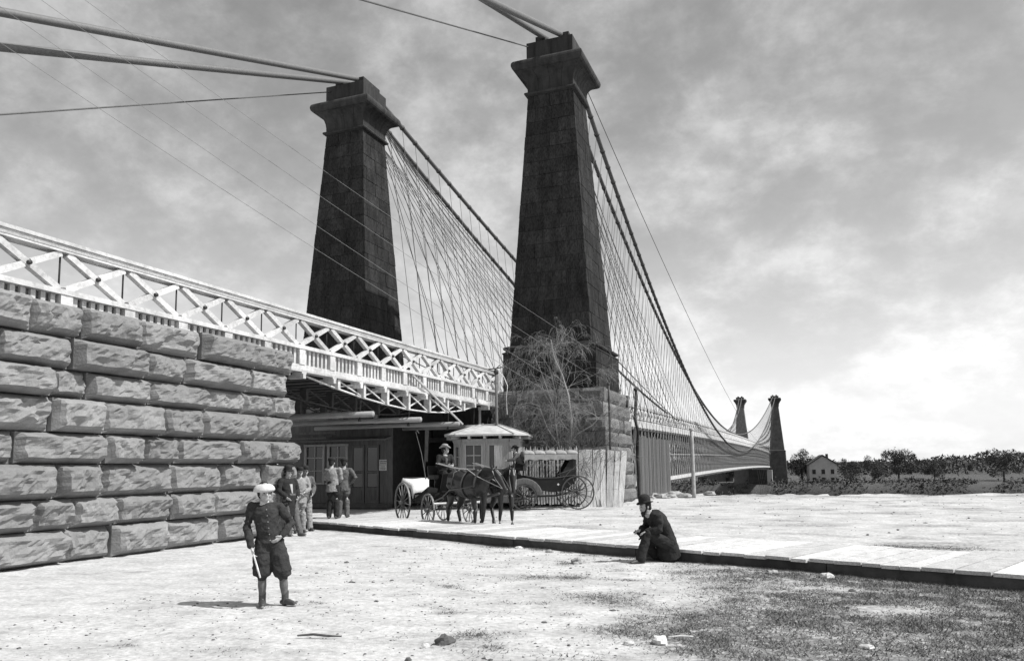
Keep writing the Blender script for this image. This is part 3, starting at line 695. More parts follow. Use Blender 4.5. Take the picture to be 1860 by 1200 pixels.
for i in (2, 3, 4, 5, 6): kwall(octo[i], octo[(i+1) % 8], [])
mb = MB(); k = 1.26; eo = [(x*k, y*k) for x, y in octo]; n = 8
vs = [(x, y, 2.86) for x, y in eo] + [(x, y, 2.93) for x, y in eo] + [(x*.22, y*.22, 3.4) for x, y in eo]
mb.add(vs, [tuple(range(7, -1, -1))] + [(i, (i+1) % 8, 8+(i+1) % 8, 8+i) for i in range(8)] + [(8+i, 8+(i+1) % 8, 16+(i+1) % 8, 16+i) for i in range(8)] + [tuple(range(16, 24))]); rf = mb.build('roof', M_ROOF, KI)
for i in range(8):
    a, b = Vector((*eo[i], 2.94)), Vector((eo[i][0]*.2, eo[i][1]*.2, 3.42)); mb = MB(); mb.bar(a, b, .06, .04); wchild('ridge_strip', mb.mesh('ridge_strip', M_ROOF), rf)
SP = thing('stove_pipe', 'tall thin stove pipe with dark cowl rising from the kiosk roof', 'stove pipe', (-1.55, -4.9, 3.2), world=True)
mb = MB(); mb.lathe([(.10, 3.05), (.095, 3.2), (.07, 3.28), (.062, 3.34), (.062, 5.6)], 12, (-1.45, -4.9, 0)); mb.build('pipe', M_WOODG, SP)
mb = MB(); mb.lathe([(.075, 5.6), (.11, 5.66), (.11, 5.74), (.06, 5.8)], 12, (-1.45, -4.9, 0)); mb.tube([(-1.75, -5.0, 5.82), (-1.45, -4.9, 5.84), (-1.2, -4.8, 5.9)], .025, 6); mb.tube([(-1.5, -4.9, 5.8), (-1.3, -4.85, 5.98)], .02, 5); mb.build('cowl', M_IRON, SP)
mb = MB(); mb.tube([(-1.36, -4.88, 5.7), (-1.15, -4.8, 5.5), (-1.0, -4.75, 5.1), (-1.06, -4.75, 4.6), (-1.05, -4.7, 3.9)], .018, 5); mb.build('bent_wire', M_WOODP, SP)

# ================================================================== FENCES AND POSTS
PF = thing('picket_fence', 'white pointed picket fence behind the covered coach', 'fence', (-.7, -4.5, 0), world=True)
a, b = Vector((-.75, -4.55, 0)), Vector((1.75, -3.6, 0)); u = (b-a).normalized(); rz = math.atan2(u.y, u.x); L = (b-a).length; k = 0
pm = MB(); pm.prism([(-.038, .1), (.038, .1), (.038, 2.34), (0, 2.5), (-.038, 2.34)], 'y', -.012, .012); pme = pm.mesh('picket', M_WOODP)
while k*.118 < L:
    p = a + u*k*.118; o = link('picket', pme, PF, (p.x, p.y, R.uniform(-.05, .07))); o.rotation_euler = (0, R.uniform(-.02, .02), rz); k += 1
for z in (.5, 1.75):
    p = (a+b)/2 + Vector((-u.y, u.x, 0))*.05; mb = MB(); mb.box((p.x, p.y, z), (L, .05, .09), rz); mb.build('rail', M_WOODP, PF)
BF = thing('board_fence', 'pale upright wide board fence leaning beside the stone tower base', 'fence', (2.3, -3.3, 0), world=True)
a = Vector((1.72, -3.62, 0)); u = Vector((.93, .36, 0)).normalized(); s = 0
for w, lean, h in ((.3, 0, 2.4), (.27, .0, 2.42), (.31, .01, 2.38), (.22, .015, 2.4), (.28, .05, 2.36), (.2, .075, 2.33), (.24, .1, 2.35)):
    p = a + u*(s+w/2); mb = MB(); mb.prism([(-w/2+.006, 0), (w/2-.006, 0), (w/2-.006, h+R.uniform(-.03, .03)), (-w/2+.006, h+R.uniform(-.03, .03))], 'y', -.014, .014)
    o = link('board', mb.mesh('board', M_WOODP), BF, (p.x, p.y, -.02)); o.rotation_euler = (0, lean, math.atan2(u.y, u.x)); s += w
for z in (.5, 1.9):
    p = a + u*.75 + Vector((-u.y, u.x, 0))*.05; mb = MB(); mb.box((p.x, p.y, z), (1.6, .05, .1), math.atan2(u.y, u.x)); mb.build('rail', M_WOODG, BF)
CFn = thing('cliff_fence', 'grey vertical board hoarding on the cliff edge right of the tower', 'fence', (2.4, 5, 0), world=True)
y = 4.75; k = 0
while y < 14.6:
    w = R.uniform(.2, .3); h = 3.35 + R.uniform(-.06, .06)
    mb = MB(); mb.box((2.42+R.uniform(-.014, .014), y+w/2, h/2-.25), (.03, w-.014, h+.3)); mb.build('board', M_WOODG, CFn); y += w; k += 1
for z in (.6, 2.8): mb = MB(); mb.box((2.36, 9.7, z), (.06, 9.8, .1)); mb.build('rail', M_WOODG, CFn)
mb = MB(); mb.box((2.46, 4.68, 1.75), (.12, .12, 3.9)); mb.build('end_post', M_WHITE, CFn)
def post(label, x, y, h, r, m, rough=0):
    t = thing('timber_post', label, 'post', (x, y, 0), world=True); mb = MB(); pts = [(x+rough*nz(i*.9, x)*.5, y+rough*nz(i*.7, y+5)*.5, -.2+(h+.2)*i/8) for i in range(9)]
    mb.tube(pts, [r*(1.1-.02*i + rough*nz(i*2.1, 3.3)) for i in range(9)], 9, caps='flat'); mb.build('shaft', m, t)
    mb = MB(); mb.lathe([(r*.95, 0), (r*1.25, .02), (r*1.2, .1), (r*.5, .14)], 9, (x, y, h-.02)); mb.build('post_head', m, t)
post('pale round timber post standing alone on the cliff edge', 5.02, 6.45, 3.5, .095, mat('grey post wood', .34, .3, 6, .4, 40, .9))
post('dark ragged thin post rising above the grey board hoarding', 2.52, 4.45, 5.55, .085, M_WOODD, .35)
post('slim dark pipe standing at the tower base corner', 2.93, -2.97, 5.1, .045, M_IRON)
TR = thing('trellis', 'wooden lath trellis fixed on the tower base left of the tree', 'trellis', (-1.2, -3.1, 3.6), world=True)
for k in range(8):
    z = 3.55+k*.2; mb = MB(); mb.bar((-2.0, -3.02, z+R.uniform(-.04, .04)), (-.75, -3.02, z+R.uniform(-.05, .05)), .02, .03); mb.build('lath', M_WOODG, TR)
for k in range(6):
    x = -1.9+k*.22; mb = MB(); mb.bar((x, -2.99, 3.4), (x+R.uniform(-.04, .04), -2.99, 5.1), .04, .02, (0, 1, 0)); mb.build('lath', M_WOODG, TR)

# ================================================================== BARE TREE AND BRUSH
def grow(mb, p, d, r, l, depth, rnd, droop=.0, kids=3, spread=.7, bend=.25, seg=4, rmin=.004):
    pts = [Vector(p)]; d = Vector(d).normalized(); rs = [r]
    for i in range(seg):
        d = (d + Vector((rnd.gauss(0, bend), rnd.gauss(0, bend), rnd.gauss(0, bend) - droop)) * .5).normalized(); pts.append(pts[-1] + d*l/seg); rs.append(max(rmin, r*(1-.55*(i+1)/seg)))
    mb.tube(pts, rs, 5 if r > .02 else 3, caps='flat' if r > .02 else False, smooth=False)
    if depth == 0: return
    for k in range(kids):
        i = rnd.randint(1, seg); ax = Vector((rnd.gauss(0, 1), rnd.gauss(0, 1), rnd.gauss(0, 1))).normalized()
        nd = (pts[i]-pts[i-1]).normalized() + ax*spread
        grow(mb, pts[i], nd, rs[i]*.62, l*rnd.uniform(.5, .8), depth-1, rnd, droop*1.5, kids, spread, bend, seg, rmin)
TREE = thing('bare_tree', 'bare weeping tree with pale trunks in front of the right tower', 'tree', (1.1, -3.2, 0), world=True)
rt = random.Random(8)
mainp = [(1.14, -3.15, 0), (1.14, -3.15, 1.6), (1.2, -3.1, 2.6), (1.3, -3.1, 3.7), (1.2, -3.15, 4.7), (.95, -3.2, 5.6), (.62, -3.25, 6.4), (.46, -3.2, 7.2)]
sec = [(.95, -3.2, 0), (.85, -3.2, 1.8), (.72, -3.25, 2.75), (.6, -3.25, 3.7), (.66, -3.2, 4.7), (.45, -3.25, 5.75)]
third = [(.9, -3.25, 1.5), (.75, -3.3, 2.6), (.3, -3.4, 3.3), (-.05, -3.45, 4.3)]
fourth = [(1.15, -3.2, 2.5), (1.6, -3.3, 3.05), (2.3, -3.4, 3.4), (2.75, -3.3, 3.9)]
mb = MB()
for pl, r0, r1 in ((mainp, .075, .02), (sec, .055, .016), (third, .036, .012), (fourth, .036, .012)):
    n = len(pl); mb.tube(pl, [r0+(r1-r0)*i/(n-1) for i in range(n)], 8)
mb.build('trunk', M_TWIG, TREE)
big = MB(); tw = MB()
for pl, c in ((mainp, 15), (sec, 9), (third, 6), (fourth, 6)):
    for k in range(c):
        i = rt.randint(min(2, len(pl)-2), len(pl)-2); f_ = rt.random(); p = Vector(pl[i]).lerp(Vector(pl[i+1]), f_)
        if k == 0: p = Vector(pl[-1])
        a = rt.uniform(0, 6.28); d = Vector((math.cos(a)*1.0, math.sin(a)*.45 - .15, rt.uniform(.3, 1.1)))
        grow(tw, p, d, .012, rt.uniform(.9, 1.6), 3, rt, .2, 4, .75, .3, 4, .0022)
for x, y, z in ((-.6, -3.5, 5.2), (-.9, -3.5, 4.6), (.0, -3.4, 6.6), (.9, -3.3, 7.0), (-.3, -3.4, 6.2)):
    for k in range(5): a = rt.uniform(0, 6.28); grow(tw, (x, y, z), (math.cos(a)*.8, math.sin(a)*.3, .35), .008, 1.1, 3, rt, .34, 4, .8, .35, 4, .0022)
    grow(big, Vector((.7, -3.2, 3.9)).lerp(Vector((x, y, z)), .0), Vector((x, y, z)) - Vector((.7, -3.2, 3.9)), .018, (Vector((x, y, z)) - Vector((.7, -3.2, 3.9))).length, 0, rt, .02, 0, 0, .12, 7)
big.build('limbs', M_TWIG, TREE); stuff(tw.build('crown', M_TWIGD, TREE))
for i, (x0, x1, n, lab) in enumerate(((-1.6, .5, 26, 'tangled dry brush by the trellis behind the coach'), (.5, 2.6, 40, 'dense dry brush against the tower base behind the board fence'))):
    t = thing('dry_brush', lab, 'brush', ((x0+x1)/2, -3.2, 0), group='brush at the tower base', world=True); b = MB(); rb = random.Random(40+i)
    for k in range(n):
        x = rb.uniform(x0, x1); grow(b, (x, -3.25+rb.uniform(-.12, .1), 0), (rb.gauss(0, .25), rb.gauss(0, .08), 1), .022, rb.uniform(1.6, 2.5), 3, rb, .05, 3, .6, .22, 4, .005)
    stuff(b.build('twigs', M_BUSH, t))

# ================================================================== BOARDWALK
BW = thing('boardwalk', 'long raised plank boardwalk crossing the street in the middle', 'boardwalk', (4, -19.5, 0), world=True)
u = Vector((.911, -.413, 0)).normalized(); nrm = Vector((-u.y, u.x, 0)); P0 = Vector((-6.4, bw_front(-6.4), 0)); rz = math.atan2(u.y, u.x); s = 0; rb = random.Random(4); k = 0
while s < 29:
    w = rb.uniform(.24, .46); g = rb.choice((.012, .014, .02, .03)); off = rb.uniform(-.035, .04); Lp = 2.42+rb.uniform(-.05, .05)
    c_ = P0 + u*(s+w/2) + nrm*(Lp/2+off); mb = MB(); mb.box((c_.x, c_.y, .19+rb.uniform(-.004, .006)), (w-g, Lp, .05), rz, rb.uniform(-.006, .006), rb.uniform(-.014, .014)); mb.build('plank', M_PLANK, BW); s += w
s = 0
while s < 29:
    l = rb.uniform(2.6, 3.8)
    for dd in (.09, 1.2, 2.3):
        c_ = P0 + u*(s+l/2) + nrm*dd; mb = MB(); mb.box((c_.x, c_.y, .075), (l-.015, .1, .17), rz); mb.build('stringer', M_BEAM, BW)
    s += l

# ================================================================== TELEGRAPH WIRES
TP = thing('telegraph_pole', 'tall telegraph pole carrying four wires at the left', 'pole', (-9.95, -22.3, 0), world=True)
mb = MB(); mb.tube([(-9.95, -22.3, 0), (-9.95, -22.3, 17.2)], [.16, .1], 10); mb.build('pole', M_WOODG, TP)
for i, (za, zb) in enumerate(((16.5, 6.75), (15.6, 5.65), (14.6, 4.45), (13.6, 3.85))):
    mb = MB(); mb.tube([(-10.3, -22.3, za-.1), (-9.4, -22.2, za-.1)], .05, 6); mb.build('bracket', M_WOODG, TP)
    t = thing('telegraph_wire', ['topmost thin wire', 'second thin wire from the top', 'third thin wire from the top', 'lowest thin wire'][i] + ' slanting across the left tower', 'wire', (-9.4, -22.2, za), group='telegraph wires', world=True)
    A, B = Vector((-9.45, -22.2, za)), Vector((2.0, -2.9 if zb < 5 else -2.32, zb)); mb = MB(); n = 24
    mb.tube([A.lerp(B, j/n) - Vector((0, 0, .25*4*j/n*(1-j/n))) for j in range(n+1)], .0072, 4, caps='flat'); mb.build('strand', M_WIREL, t)
    mb = MB(); mb.tube([B + Vector((0, .12, 0)), B + Vector((0, -.05, 0))], .03, 6); mb.build('insulator', M_IRON, t)
for i, (a, b) in enumerate((((-12.5, -.65, 22.3), (-12.5, -44.5, 0)), ((-1.1, -.6, 22.4), (-1.1, -53, 0)))):
    t = thing('tower_guy_wire', ['thin guy wire running left from the left tower head', 'thin guy wire running left from the right tower head'][i], 'wire', a, world=True); mb = MB(); mb.tube([a, b], .03, 5, caps='flat'); mb.build('strand', M_CABLE, t)
for i, (a, b) in enumerate((((1.0, .9, 21.2), (.6, 150, 6.0)),)):
    t = thing('signal_wire', 'single thin wire dropping from the right tower toward the far shore', 'wire', a, world=True); mb = MB(); n = 20; A, B = Vector(a), Vector(b)
    mb.tube([A.lerp(B, j/n) - Vector((0, 0, 3.0*4*j/n*(1-j/n))) for j in range(n+1)], .022, 4, caps='flat'); mb.build('strand', M_WIRE, t)
# ================================================================== FIGURES
REM = []
def skin_of(mb, name, m, parent, vox=.012, it=3):
    o = mb.build(name, m, parent)
    md = o.modifiers.new('r', 'REMESH'); md.mode = 'VOXEL'; md.voxel_size = vox; md.use_smooth_shade = True
    sm = o.modifiers.new('s', 'SMOOTH'); sm.factor = .5; sm.iterations = it
    REM.append(o); return o
def V(*a): return Vector(a)
def hand(mb, wr, d, side, palm, k=1.0, curl=.6):
    """palm and five fingers; d = pointing direction, palm = direction the palm faces, side = towards the thumb"""
    d, palm, side = Vector(d).normalized(), Vector(palm).normalized(), Vector(side).normalized(); wr = Vector(wr)
    mb.tube([wr - d*.02*k, wr + d*.04*k, wr + d*.09*k], [(.024*k, .017*k), (.036*k, .016*k), (.038*k, .013*k)], 10, palm)
    for i, (o, l) in enumerate(((.028, .072), (.010, .082), (-.009, .076), (-.027, .060))):
        p = wr + d*.088*k + side*o*k; d1 = (d + palm*curl*.6).normalized(); d2 = (d + palm*curl*1.8).normalized(); d3 = (d*.4 + palm*curl*2.2).normalized()
        q = p + d1*l*.42*k; r_ = q + d2*l*.34*k; mb.tube([p, q, r_, r_ + d3*l*.24*k], [.0095*k, .009*k, .0082*k, .007*k], 7)
    p = wr + d*.03*k + side*.03*k; q = p + (side*.75 + d*.7 + palm*.3)*.035*k; mb.tube([p, q, q + (d + palm*.7 + side*.1).normalized()*.035*k], [.013*k, .011*k, .008*k], 7)
def head(mb, hair, c, yaw, pitch, k=1.0, beard=0, tilt=0):
    Rm = Matrix.Rotation(yaw, 3, 'Z') @ Matrix.Rotation(tilt, 3, 'Y') @ Matrix.Rotation(pitch, 3, 'X'); c = Vector(c)
    q = lambda x, y, z: c + Rm @ Vector((x, y, z))*k
    mb.ell(c + Rm @ Vector((0, .012, .02))*k, (.077*k, .097*k, .105*k), Rm)
    mb.ell(q(0, -.025, -.045), (.058*k, .068*k, .075*k), Rm); mb.ell(q(0, -.062, -.098), (.026*k, .024*k, .02*k), Rm)
    mb.tube([q(0, -.088, .012), q(0, -.108, -.022), q(0, -.102, -.036)], [.011*k, .015*k, .013*k], 8)
    mb.tube([q(-.045, -.074, .026), q(0, -.09, .024), q(.045, -.074, .026)], .012*k, 8)
    for s in (-1, 1):
        mb.ell(q(.079*s, .01, -.012), (.012*k, .022*k, .034*k), Rm, 8, 6); mb.ell(q(.036*s, -.072, -.03), (.024*k, .02*k, .022*k), Rm, 8, 6)
    mb.tube([q(-.02, -.091, -.062), q(.02, -.091, -.062)], .009*k, 8); mb.tube([q(-.017, -.089, -.078), q(.017, -.089, -.078)], .010*k, 8)
    if hair:
        hair.ell(q(0, .03, .03), (.086*k, .093*k, .104*k), Rm); hair.ell(q(0, .062, -.035), (.07*k, .05*k, .065*k), Rm)
        for s in (-1, 1): hair.ell(q(.076*s, .0, .0), (.014*k, .03*k, .05*k), Rm, 8, 6)
        if beard:
            hair.ell(q(0, -.066, -.108), (.046*k, .04*k, .05*k), Rm); hair.ell(q(0, -.075, -.14), (.03*k, .03*k, .04*k), Rm)
            for s in (-1, 1): hair.tube([q(.068*s, -.005, -.02), q(.058*s, -.03, -.075), q(.03*s, -.06, -.105)], [.014*k, .018*k, .024*k], 7)
            hair.tube([q(-.03, -.094, -.055), q(0, -.1, -.05), q(.03, -.094, -.055)], .009*k, 6)
    return Rm, q
def figure(label, loc, rz, J, style, group=None, scale=1.0, vox=.012, name='person'):
    t = thing(name, label, 'person', loc, rz, group); S = scale
    D = dict(pel=(0, 0, .93), waist=(0, -.01, 1.08), chest=(0, 0, 1.30), neck=(0, .01, 1.47), head=(0, -.015, 1.60), yaw=0, pitch=0, tilt=0,
             shL=(.19, .01, 1.41), elL=(.25, .03, 1.14), wrL=(.25, -.06, .90), shR=(-.19, .01, 1.41), elR=(-.25, .03, 1.14), wrR=(-.25, -.06, .90),
             hipL=(.09, 0, .90), knL=(.10, -.02, .49), anL=(.11, .02, .09), hipR=(-.09, 0, .90), knR=(-.10, -.02, .49), anR=(-.11, .02, .09), toeL=(.14, -.17, .03), toeR=(-.14, -.17, .03))
    D.update(J)
    P = {k: (V(*v)*S if isinstance(v, tuple) else v) for k, v in D.items()}
    sd = (P['shL'] - P['shR']).normalized(); fw = V(0, 0, 1).cross(sd)*-1
    if fw.y > 0: fw = -fw
    body = MB(); hair = MB(); Sx = S
    body.tube([P['pel']-V(0, 0, .05*S), P['waist'], P['chest'], P['neck'] - V(0, 0, .05*S)], [(.145*S, .10*S), (.13*S, .095*S), (.155*S, .11*S), (.08*S, .06*S)], 14, sd.cross(V(0, 0, 1)))
    body.tube([P['neck'] - V(0, 0, .05*S), P['head'] + V(0, .015, -.05)*S], .055*S, 10)
    hk = style.get('hk', 1.0)*S
    Rm, q = head(body, hair, P['head'], P['yaw'], P['pitch'], hk, style.get('beard', 0), P['tilt'])
    for s in 'LR':
        body.tube([P['sh'+s], P['el'+s], P['wr'+s]], [.05*S, .042*S, .028*S], 10); body.tube([P['hip'+s], P['kn'+s], P['an'+s]], [.082*S, .056*S, .038*S], 10)
        body.tube([P['an'+s]-V(0, 0, .03*S), P['toe'+s]], [.036*S, .028*S], 8)
        d = P.get('hd'+s, None); d = Vector(d) if d is not None else (P['wr'+s] - P['el'+s])
        sgn = 1 if s == 'R' else -1
        hand(body, P['wr'+s] + d.normalized()*.01, d, P.get('hs'+s, V(0, -1, 0)), P.get('hp'+s, V(sgn*1.0, 0, 0)), S*1.0, style.get('curl', .6))
    bo = skin_of(body, 'body', M_SKIN, t, vox*.8, 2)
    if style.get('hair', 1): skin_of(hair, 'hair', M_HAIR, t, vox*.8, 2)
    for s in (-1, 1):
        e = MB(); e.ell(q(.032*s, -.086, .006), (.010*hk, .006*hk, .006*hk), Rm, 8, 6); e.build('eye', M_HAIR, t)
    # jacket
    j = MB(); w = style.get('bulk', 1.0); up = sd.cross(V(0, 0, 1))
    hem = P['hem'] if 'hem' in P else P['pel'] - V(0, 0, style.get('skirt', .12)*S)
    sk = style.get('skirt', .12)
    j.tube([hem, P['pel']+V(0, 0, .02*S), P['waist'], P['chest'], P['chest']*.45+P['neck']*.55, P['neck']-V(0, 0, .04*S)], [((.18+.05*min(1, sk*2))*S*w, (.14+.05*min(1, sk*2))*S*w), (.172*S*w, .135*S*w), (.158*S*w, .125*S*w), (.185*S*w, .14*S*w), (.165*S*w, .115*S*w), (.078*S, .072*S)], 18, up, 'flat')
    for s in 'LR':
        e, sh, wr = P['el'+s], P['sh'+s], P['wr'+s]; f = style.get('sleeve', 1.0)
        j.tube([P['neck']-V(0, 0, .055*S), sh*.6+P['neck']*.4-V(0, 0, .03*S), sh], [.05*S, .06*S, .06*S], 10)
        j.tube([sh*.8+P['neck']*.2-V(0, 0, .035*S), sh, sh*.5+e*.5, e, e*.5+wr*.5, wr*.93+e*.07], [.05*S*w, .068*S*w, .068*S*w*f, .064*S*w*f, .06*S*w*f, .05*S*w*f], 12)
        for k in range(3):                                   # creases at the elbow
            c_ = sh.lerp(e, .62+.16*k); nn = (e-sh).normalized(); j.tube([c_ + nn.cross(V(.3, .6, .2)).normalized()*.05*S*w*f, c_ + V(0, -1, 0)*.058*S*w*f, c_ - nn.cross(V(.3, .6, .2)).normalized()*.05*S*w*f], .014*S, 6)
    for k in range(4):
        z_ = P['pel'].lerp(P['waist'], .1+.35*k); j.tube([z_ + sd*.15*S*w + V(0, -.04, .02), z_ + V(0, -.125, -.01)*S*w, z_ - sd*.14*S*w + V(0, -.05, .03)], .014*S, 6)
    jo = skin_of(j, style.get('jname', 'jacket'), style['coat'], t, vox, 3)
    c = MB(); c.tube([P['neck']-V(0, 0, .045*S), P['neck']-V(0, 0, .018*S)], [.085*S, .068*S], 12); skin_of(c, 'collar', style.get('collar', M_WHITE2), t, vox*.8, 1)
    if style.get('front'):
        f_ = MB(); a_ = P['neck'] + V(0, -.062, -.05)*S; m_ = P['chest'] + V(0, -.14*w, .0)*S; b_ = P['waist'] + V(0, -.13*w, 0)*S
        f_.tube([a_, m_, b_], [(.03*S, .012), (.045*S, .014), (.02*S, .012)], 8, V(0, -1, 0)); f_.build('shirt_front', style['front'], t)
    if style.get('buttons'):
        for k in range(style['buttons']):
            f = k/(style['buttons']-1); b_ = MB(); p_ = (P['chest']+V(0, 0, .06*S)).lerp(P['pel'], f) + V(.012, -.146*w + .012*abs(f-.5), 0)*S; b_.ell(p_, (.009*S, .005*S, .009*S), None, 8, 5); b_.build('button', M_CLOTHL, t)
    # trousers / breeches
    tr = MB(); kn = style.get('knick', 0); tw_ = style.get('tw', 1.0)
    tr.tube([P['pel']-V(0, 0, .06*S), P['pel']+V(0, 0, .08*S)], [(.165*S, .13*S), (.16*S, .125*S)], 14, up)
    for s in 'LR':
        h_, k_, a_ = P['hip'+s], P['kn'+s], P['an'+s]
        if kn:
            lo = k_.lerp(a_, .22); tr.tube([h_, h_.lerp(k_, .5), k_, k_.lerp(a_, .1), lo], [.11*S, .128*S, .132*S, .118*S, .062*S], 14)
            for k in range(4): c_ = h_.lerp(k_, .55+.16*k); tr.tube([c_ + V(-.1, -.03, -.02)*S, c_ + V(0, -.122, 0.0)*S, c_ + V(.1, -.03, .02)*S], .016*S, 6)
        else:
            tr.tube([h_, h_.lerp(k_, .5), k_, k_.lerp(a_, .5), a_.lerp(k_, .03)], [.105*S*tw_, .098*S*tw_, .082*S*tw_, .078*S*tw_, .075*S*tw_], 12)
            for k in range(3): c_ = k_.lerp(a_, -.08+.3*k); tr.tube([c_ + V(-.065, 0, .02)*S, c_ + V(0, -.078, -.01)*S, c_ + V(.065, -.01, .015)*S], .012*S, 6)
    skin_of(tr, 'breeches' if kn else 'trousers', style.get('trous', style['coat']), t, vox, 3)
    for s in 'LR':
        a_, to = P['an'+s], P['toe'+s]; b_ = MB(); d_ = (to-a_); d_.z = 0; d_ = d_.normalized() if d_.length > 1e-4 else V(0, -1, 0)
        hgt = a_.z if a_.z < .3 else .09; base = a_.z - .075*S
        b_.tube([a_ + V(0, 0, .10*S if kn else .02*S), a_ + V(0, 0, -.01)*S, a_ - V(0, 0, .035*S)], [.052*S, .05*S, .055*S], 12)
        b_.tube([V(a_.x, a_.y, 0) - d_*.055*S + V(0, 0, base+.035*S), V(a_.x, a_.y, 0) + d_*.07*S + V(0, 0, base+.045*S), V(to.x, to.y, max(to.z, 0)+.012)], [(.04*S, .036*S), (.046*S, .045*S), (.038*S, .026*S)], 12)
        skin_of(b_, 'boot', style.get('boot', M_LEATH), t, vox*.8, 2)
        if kn:
            s_ = MB(); s_.tube([P['kn'+s].lerp(a_, .15), P['kn'+s].lerp(a_, .5), P['kn'+s].lerp(a_, .8)], [.058*S, .062*S, .046*S], 10); skin_of(s_, 'stocking', M_STOCK, t, vox, 2)
    # hat
    ht = style.get('hat'); H = MB(); Rq = Rm.to_4x4(); c0 = P['head']; k = hk
    def L(prof, seg=20, sx=1, sy=1.12, off=(0, .01, 0), bend=0, back=0):
        tmp = MB(); tmp.lathe([(r*k, z*k) for r, z in prof], seg, (0, 0, 0), True, sx, sy)
        vs = []
        for v in tmp.v:
            v = Vector(v); 
            if bend: v.z += bend*abs(v.x)*abs(v.x)*60*k
            v += Vector(off)*k; vs.append(c0 + Rm @ (Matrix.Rotation(back, 3, 'X') @ v))
        H.add(vs, tmp.f, True)
    if ht == 'bowler':
        L([(.085, .045), (.132, .046), (.139, .055), (.132, .06), (.095, .064), (.1, .10), (.097, .15), (.08, .19), (.045, .21), (.015, .214)], bend=.03, back=-.03)
    elif ht == 'slouch':
        L([(.085, .05), (.15, .045), (.157, .054), (.15, .06), (.095, .066), (.092, .12), (.08, .16), (.05, .172), (.02, .16)], bend=.06)
    elif ht == 'kepi':
        L([(.09, .04), (.096, .045), (.094, .10), (.086, .14), (.04, .145)], back=-.08); H.tube([c0 + Rm @ V(-.06*k, -.09*k, .05*k), c0 + Rm @ V(0, -.15*k, .035*k), c0 + Rm @ V(.06*k, -.09*k, .05*k)], [(.03*k, .007), (.045*k, .007), (.03*k, .007)], 8, Rm @ V(0, 0, 1))
    elif ht == 'cap':
        L([(.09, .035), (.102, .05), (.118, .085), (.108, .125), (.06, .142)]); H.tube([c0 + Rm @ V(-.05*k, -.095*k, .05*k), c0 + Rm @ V(0, -.14*k, .04*k), c0 + Rm @ V(.05*k, -.095*k, .05*k)], [(.03*k, .007), (.04*k, .007), (.03*k, .007)], 8, Rm @ V(0, 0, 1))
    elif ht == 'tam':
        L([(.09, .008), (.116, .012), (.13, .025), (.129, .042), (.118, .068), (.096, .09), (.056, .106), (.02, .11)], 24, 1.0, 1.05, back=-.12)
    if ht: H.build('hat', style.get('hatm', M_CLOTHD), t)
    return t

def head_up(): pass
# boy with a cane in the foreground
boy = figure('boy in white round cap, dark jacket and knickerbockers, holding a short cane, at left', (4.58, -27.21, .0), face(.28, -.96), dict(
    yaw=.32, pitch=.16, tilt=-.06, waist=(-.06, -.01, 1.08), chest=(-.09, 0, 1.3), neck=(-.11, .01, 1.47), head=(-.11, -.03, 1.6), shL=(.10, .01, 1.39), shR=(-.28, .01, 1.41), elL=(.27, .06, 1.15), wrL=(.14, -.11, .985), hdL=V(-.7, -.35, -.55), hsL=V(0, -.6, .6), hpL=V(-.6, .6, .2),
    elR=(-.34, .03, 1.12), wrR=(-.27, -.12, .85), hdR=V(.25, -.35, -1), hpR=V(1, .2, .2), knL=(.16, -.05, .48), anL=(.20, -.02, .09), toeL=(.33, -.16, .03), knR=(-.12, -.02, .49), anR=(-.11, .02, .09), toeR=(-.10, -.17, .03), pel=(-.03, 0, .93), hipL=(.06, 0, .9), hipR=(-.12, 0, .9)),
    dict(coat=M_CLOTHB, trous=M_CLOTHB, knick=1, hat='tam', hatm=M_CREAM, collar=M_CREAM, hk=1.15, sleeve=1.0, bulk=.97, skirt=.05, buttons=6), scale=.86, vox=.009)
mb = MB(); mb.tube([(-.22, -.15, .70), (-.195, -.17, .62), (-.12, -.21, .38)], .011, 8); cn = mb.mesh('cane', M_WOODP)
cane = link('walking_cane', cn); cane.matrix_world = Matrix.Translation((4.58, -27.21, 0)) @ Matrix.Rotation(face(.28, -.96), 4, 'Z'); tag(cane, 'short pale cane in the hand of the boy', 'cane')
# seated man on the boardwalk edge
figure('bearded man in bowler hat and dark frock coat sitting on the boardwalk edge', (8.42, -21.6, 0), face(-.95, -.3), dict(
    pel=(0, .02, .37), waist=(0, -.02, .52), chest=(0, -.16, .74), neck=(0, -.31, .90), head=(0, -.385, .985), pitch=.2, yaw=-.0,
    shL=(.185, -.23, .81), elL=(.22, -.24, .59), wrL=(.14, -.40, .57), shR=(-.185, -.23, .81), elR=(-.24, -.26, .58), wrR=(-.12, -.41, .585), hdL=V(-.2, -1, -.3), hdR=V(.2, -1, -.35), hpL=V(0, -.3, -1), hpR=V(0, -.3, -1), hsL=V(-1, 0, 0), hsR=V(1, 0, 0),
    hipL=(.1, 0, .33), knL=(.13, -.42, .52), anL=(.14, -.58, .085), toeL=(.15, -.76, .03), hipR=(-.1, 0, .33), knR=(-.16, -.44, .50), anR=(-.2, -.10, .085), toeR=(-.24, -.26, .03), hem=(-.08, .08, .12)),
    dict(coat=M_CLOTHD, trous=M_CLOTHD, hat='bowler', hatm=M_CLOTHD, beard=1, jname='frock_coat', skirt=.4, bulk=1.18, tw=1.1), scale=.97, vox=.01)
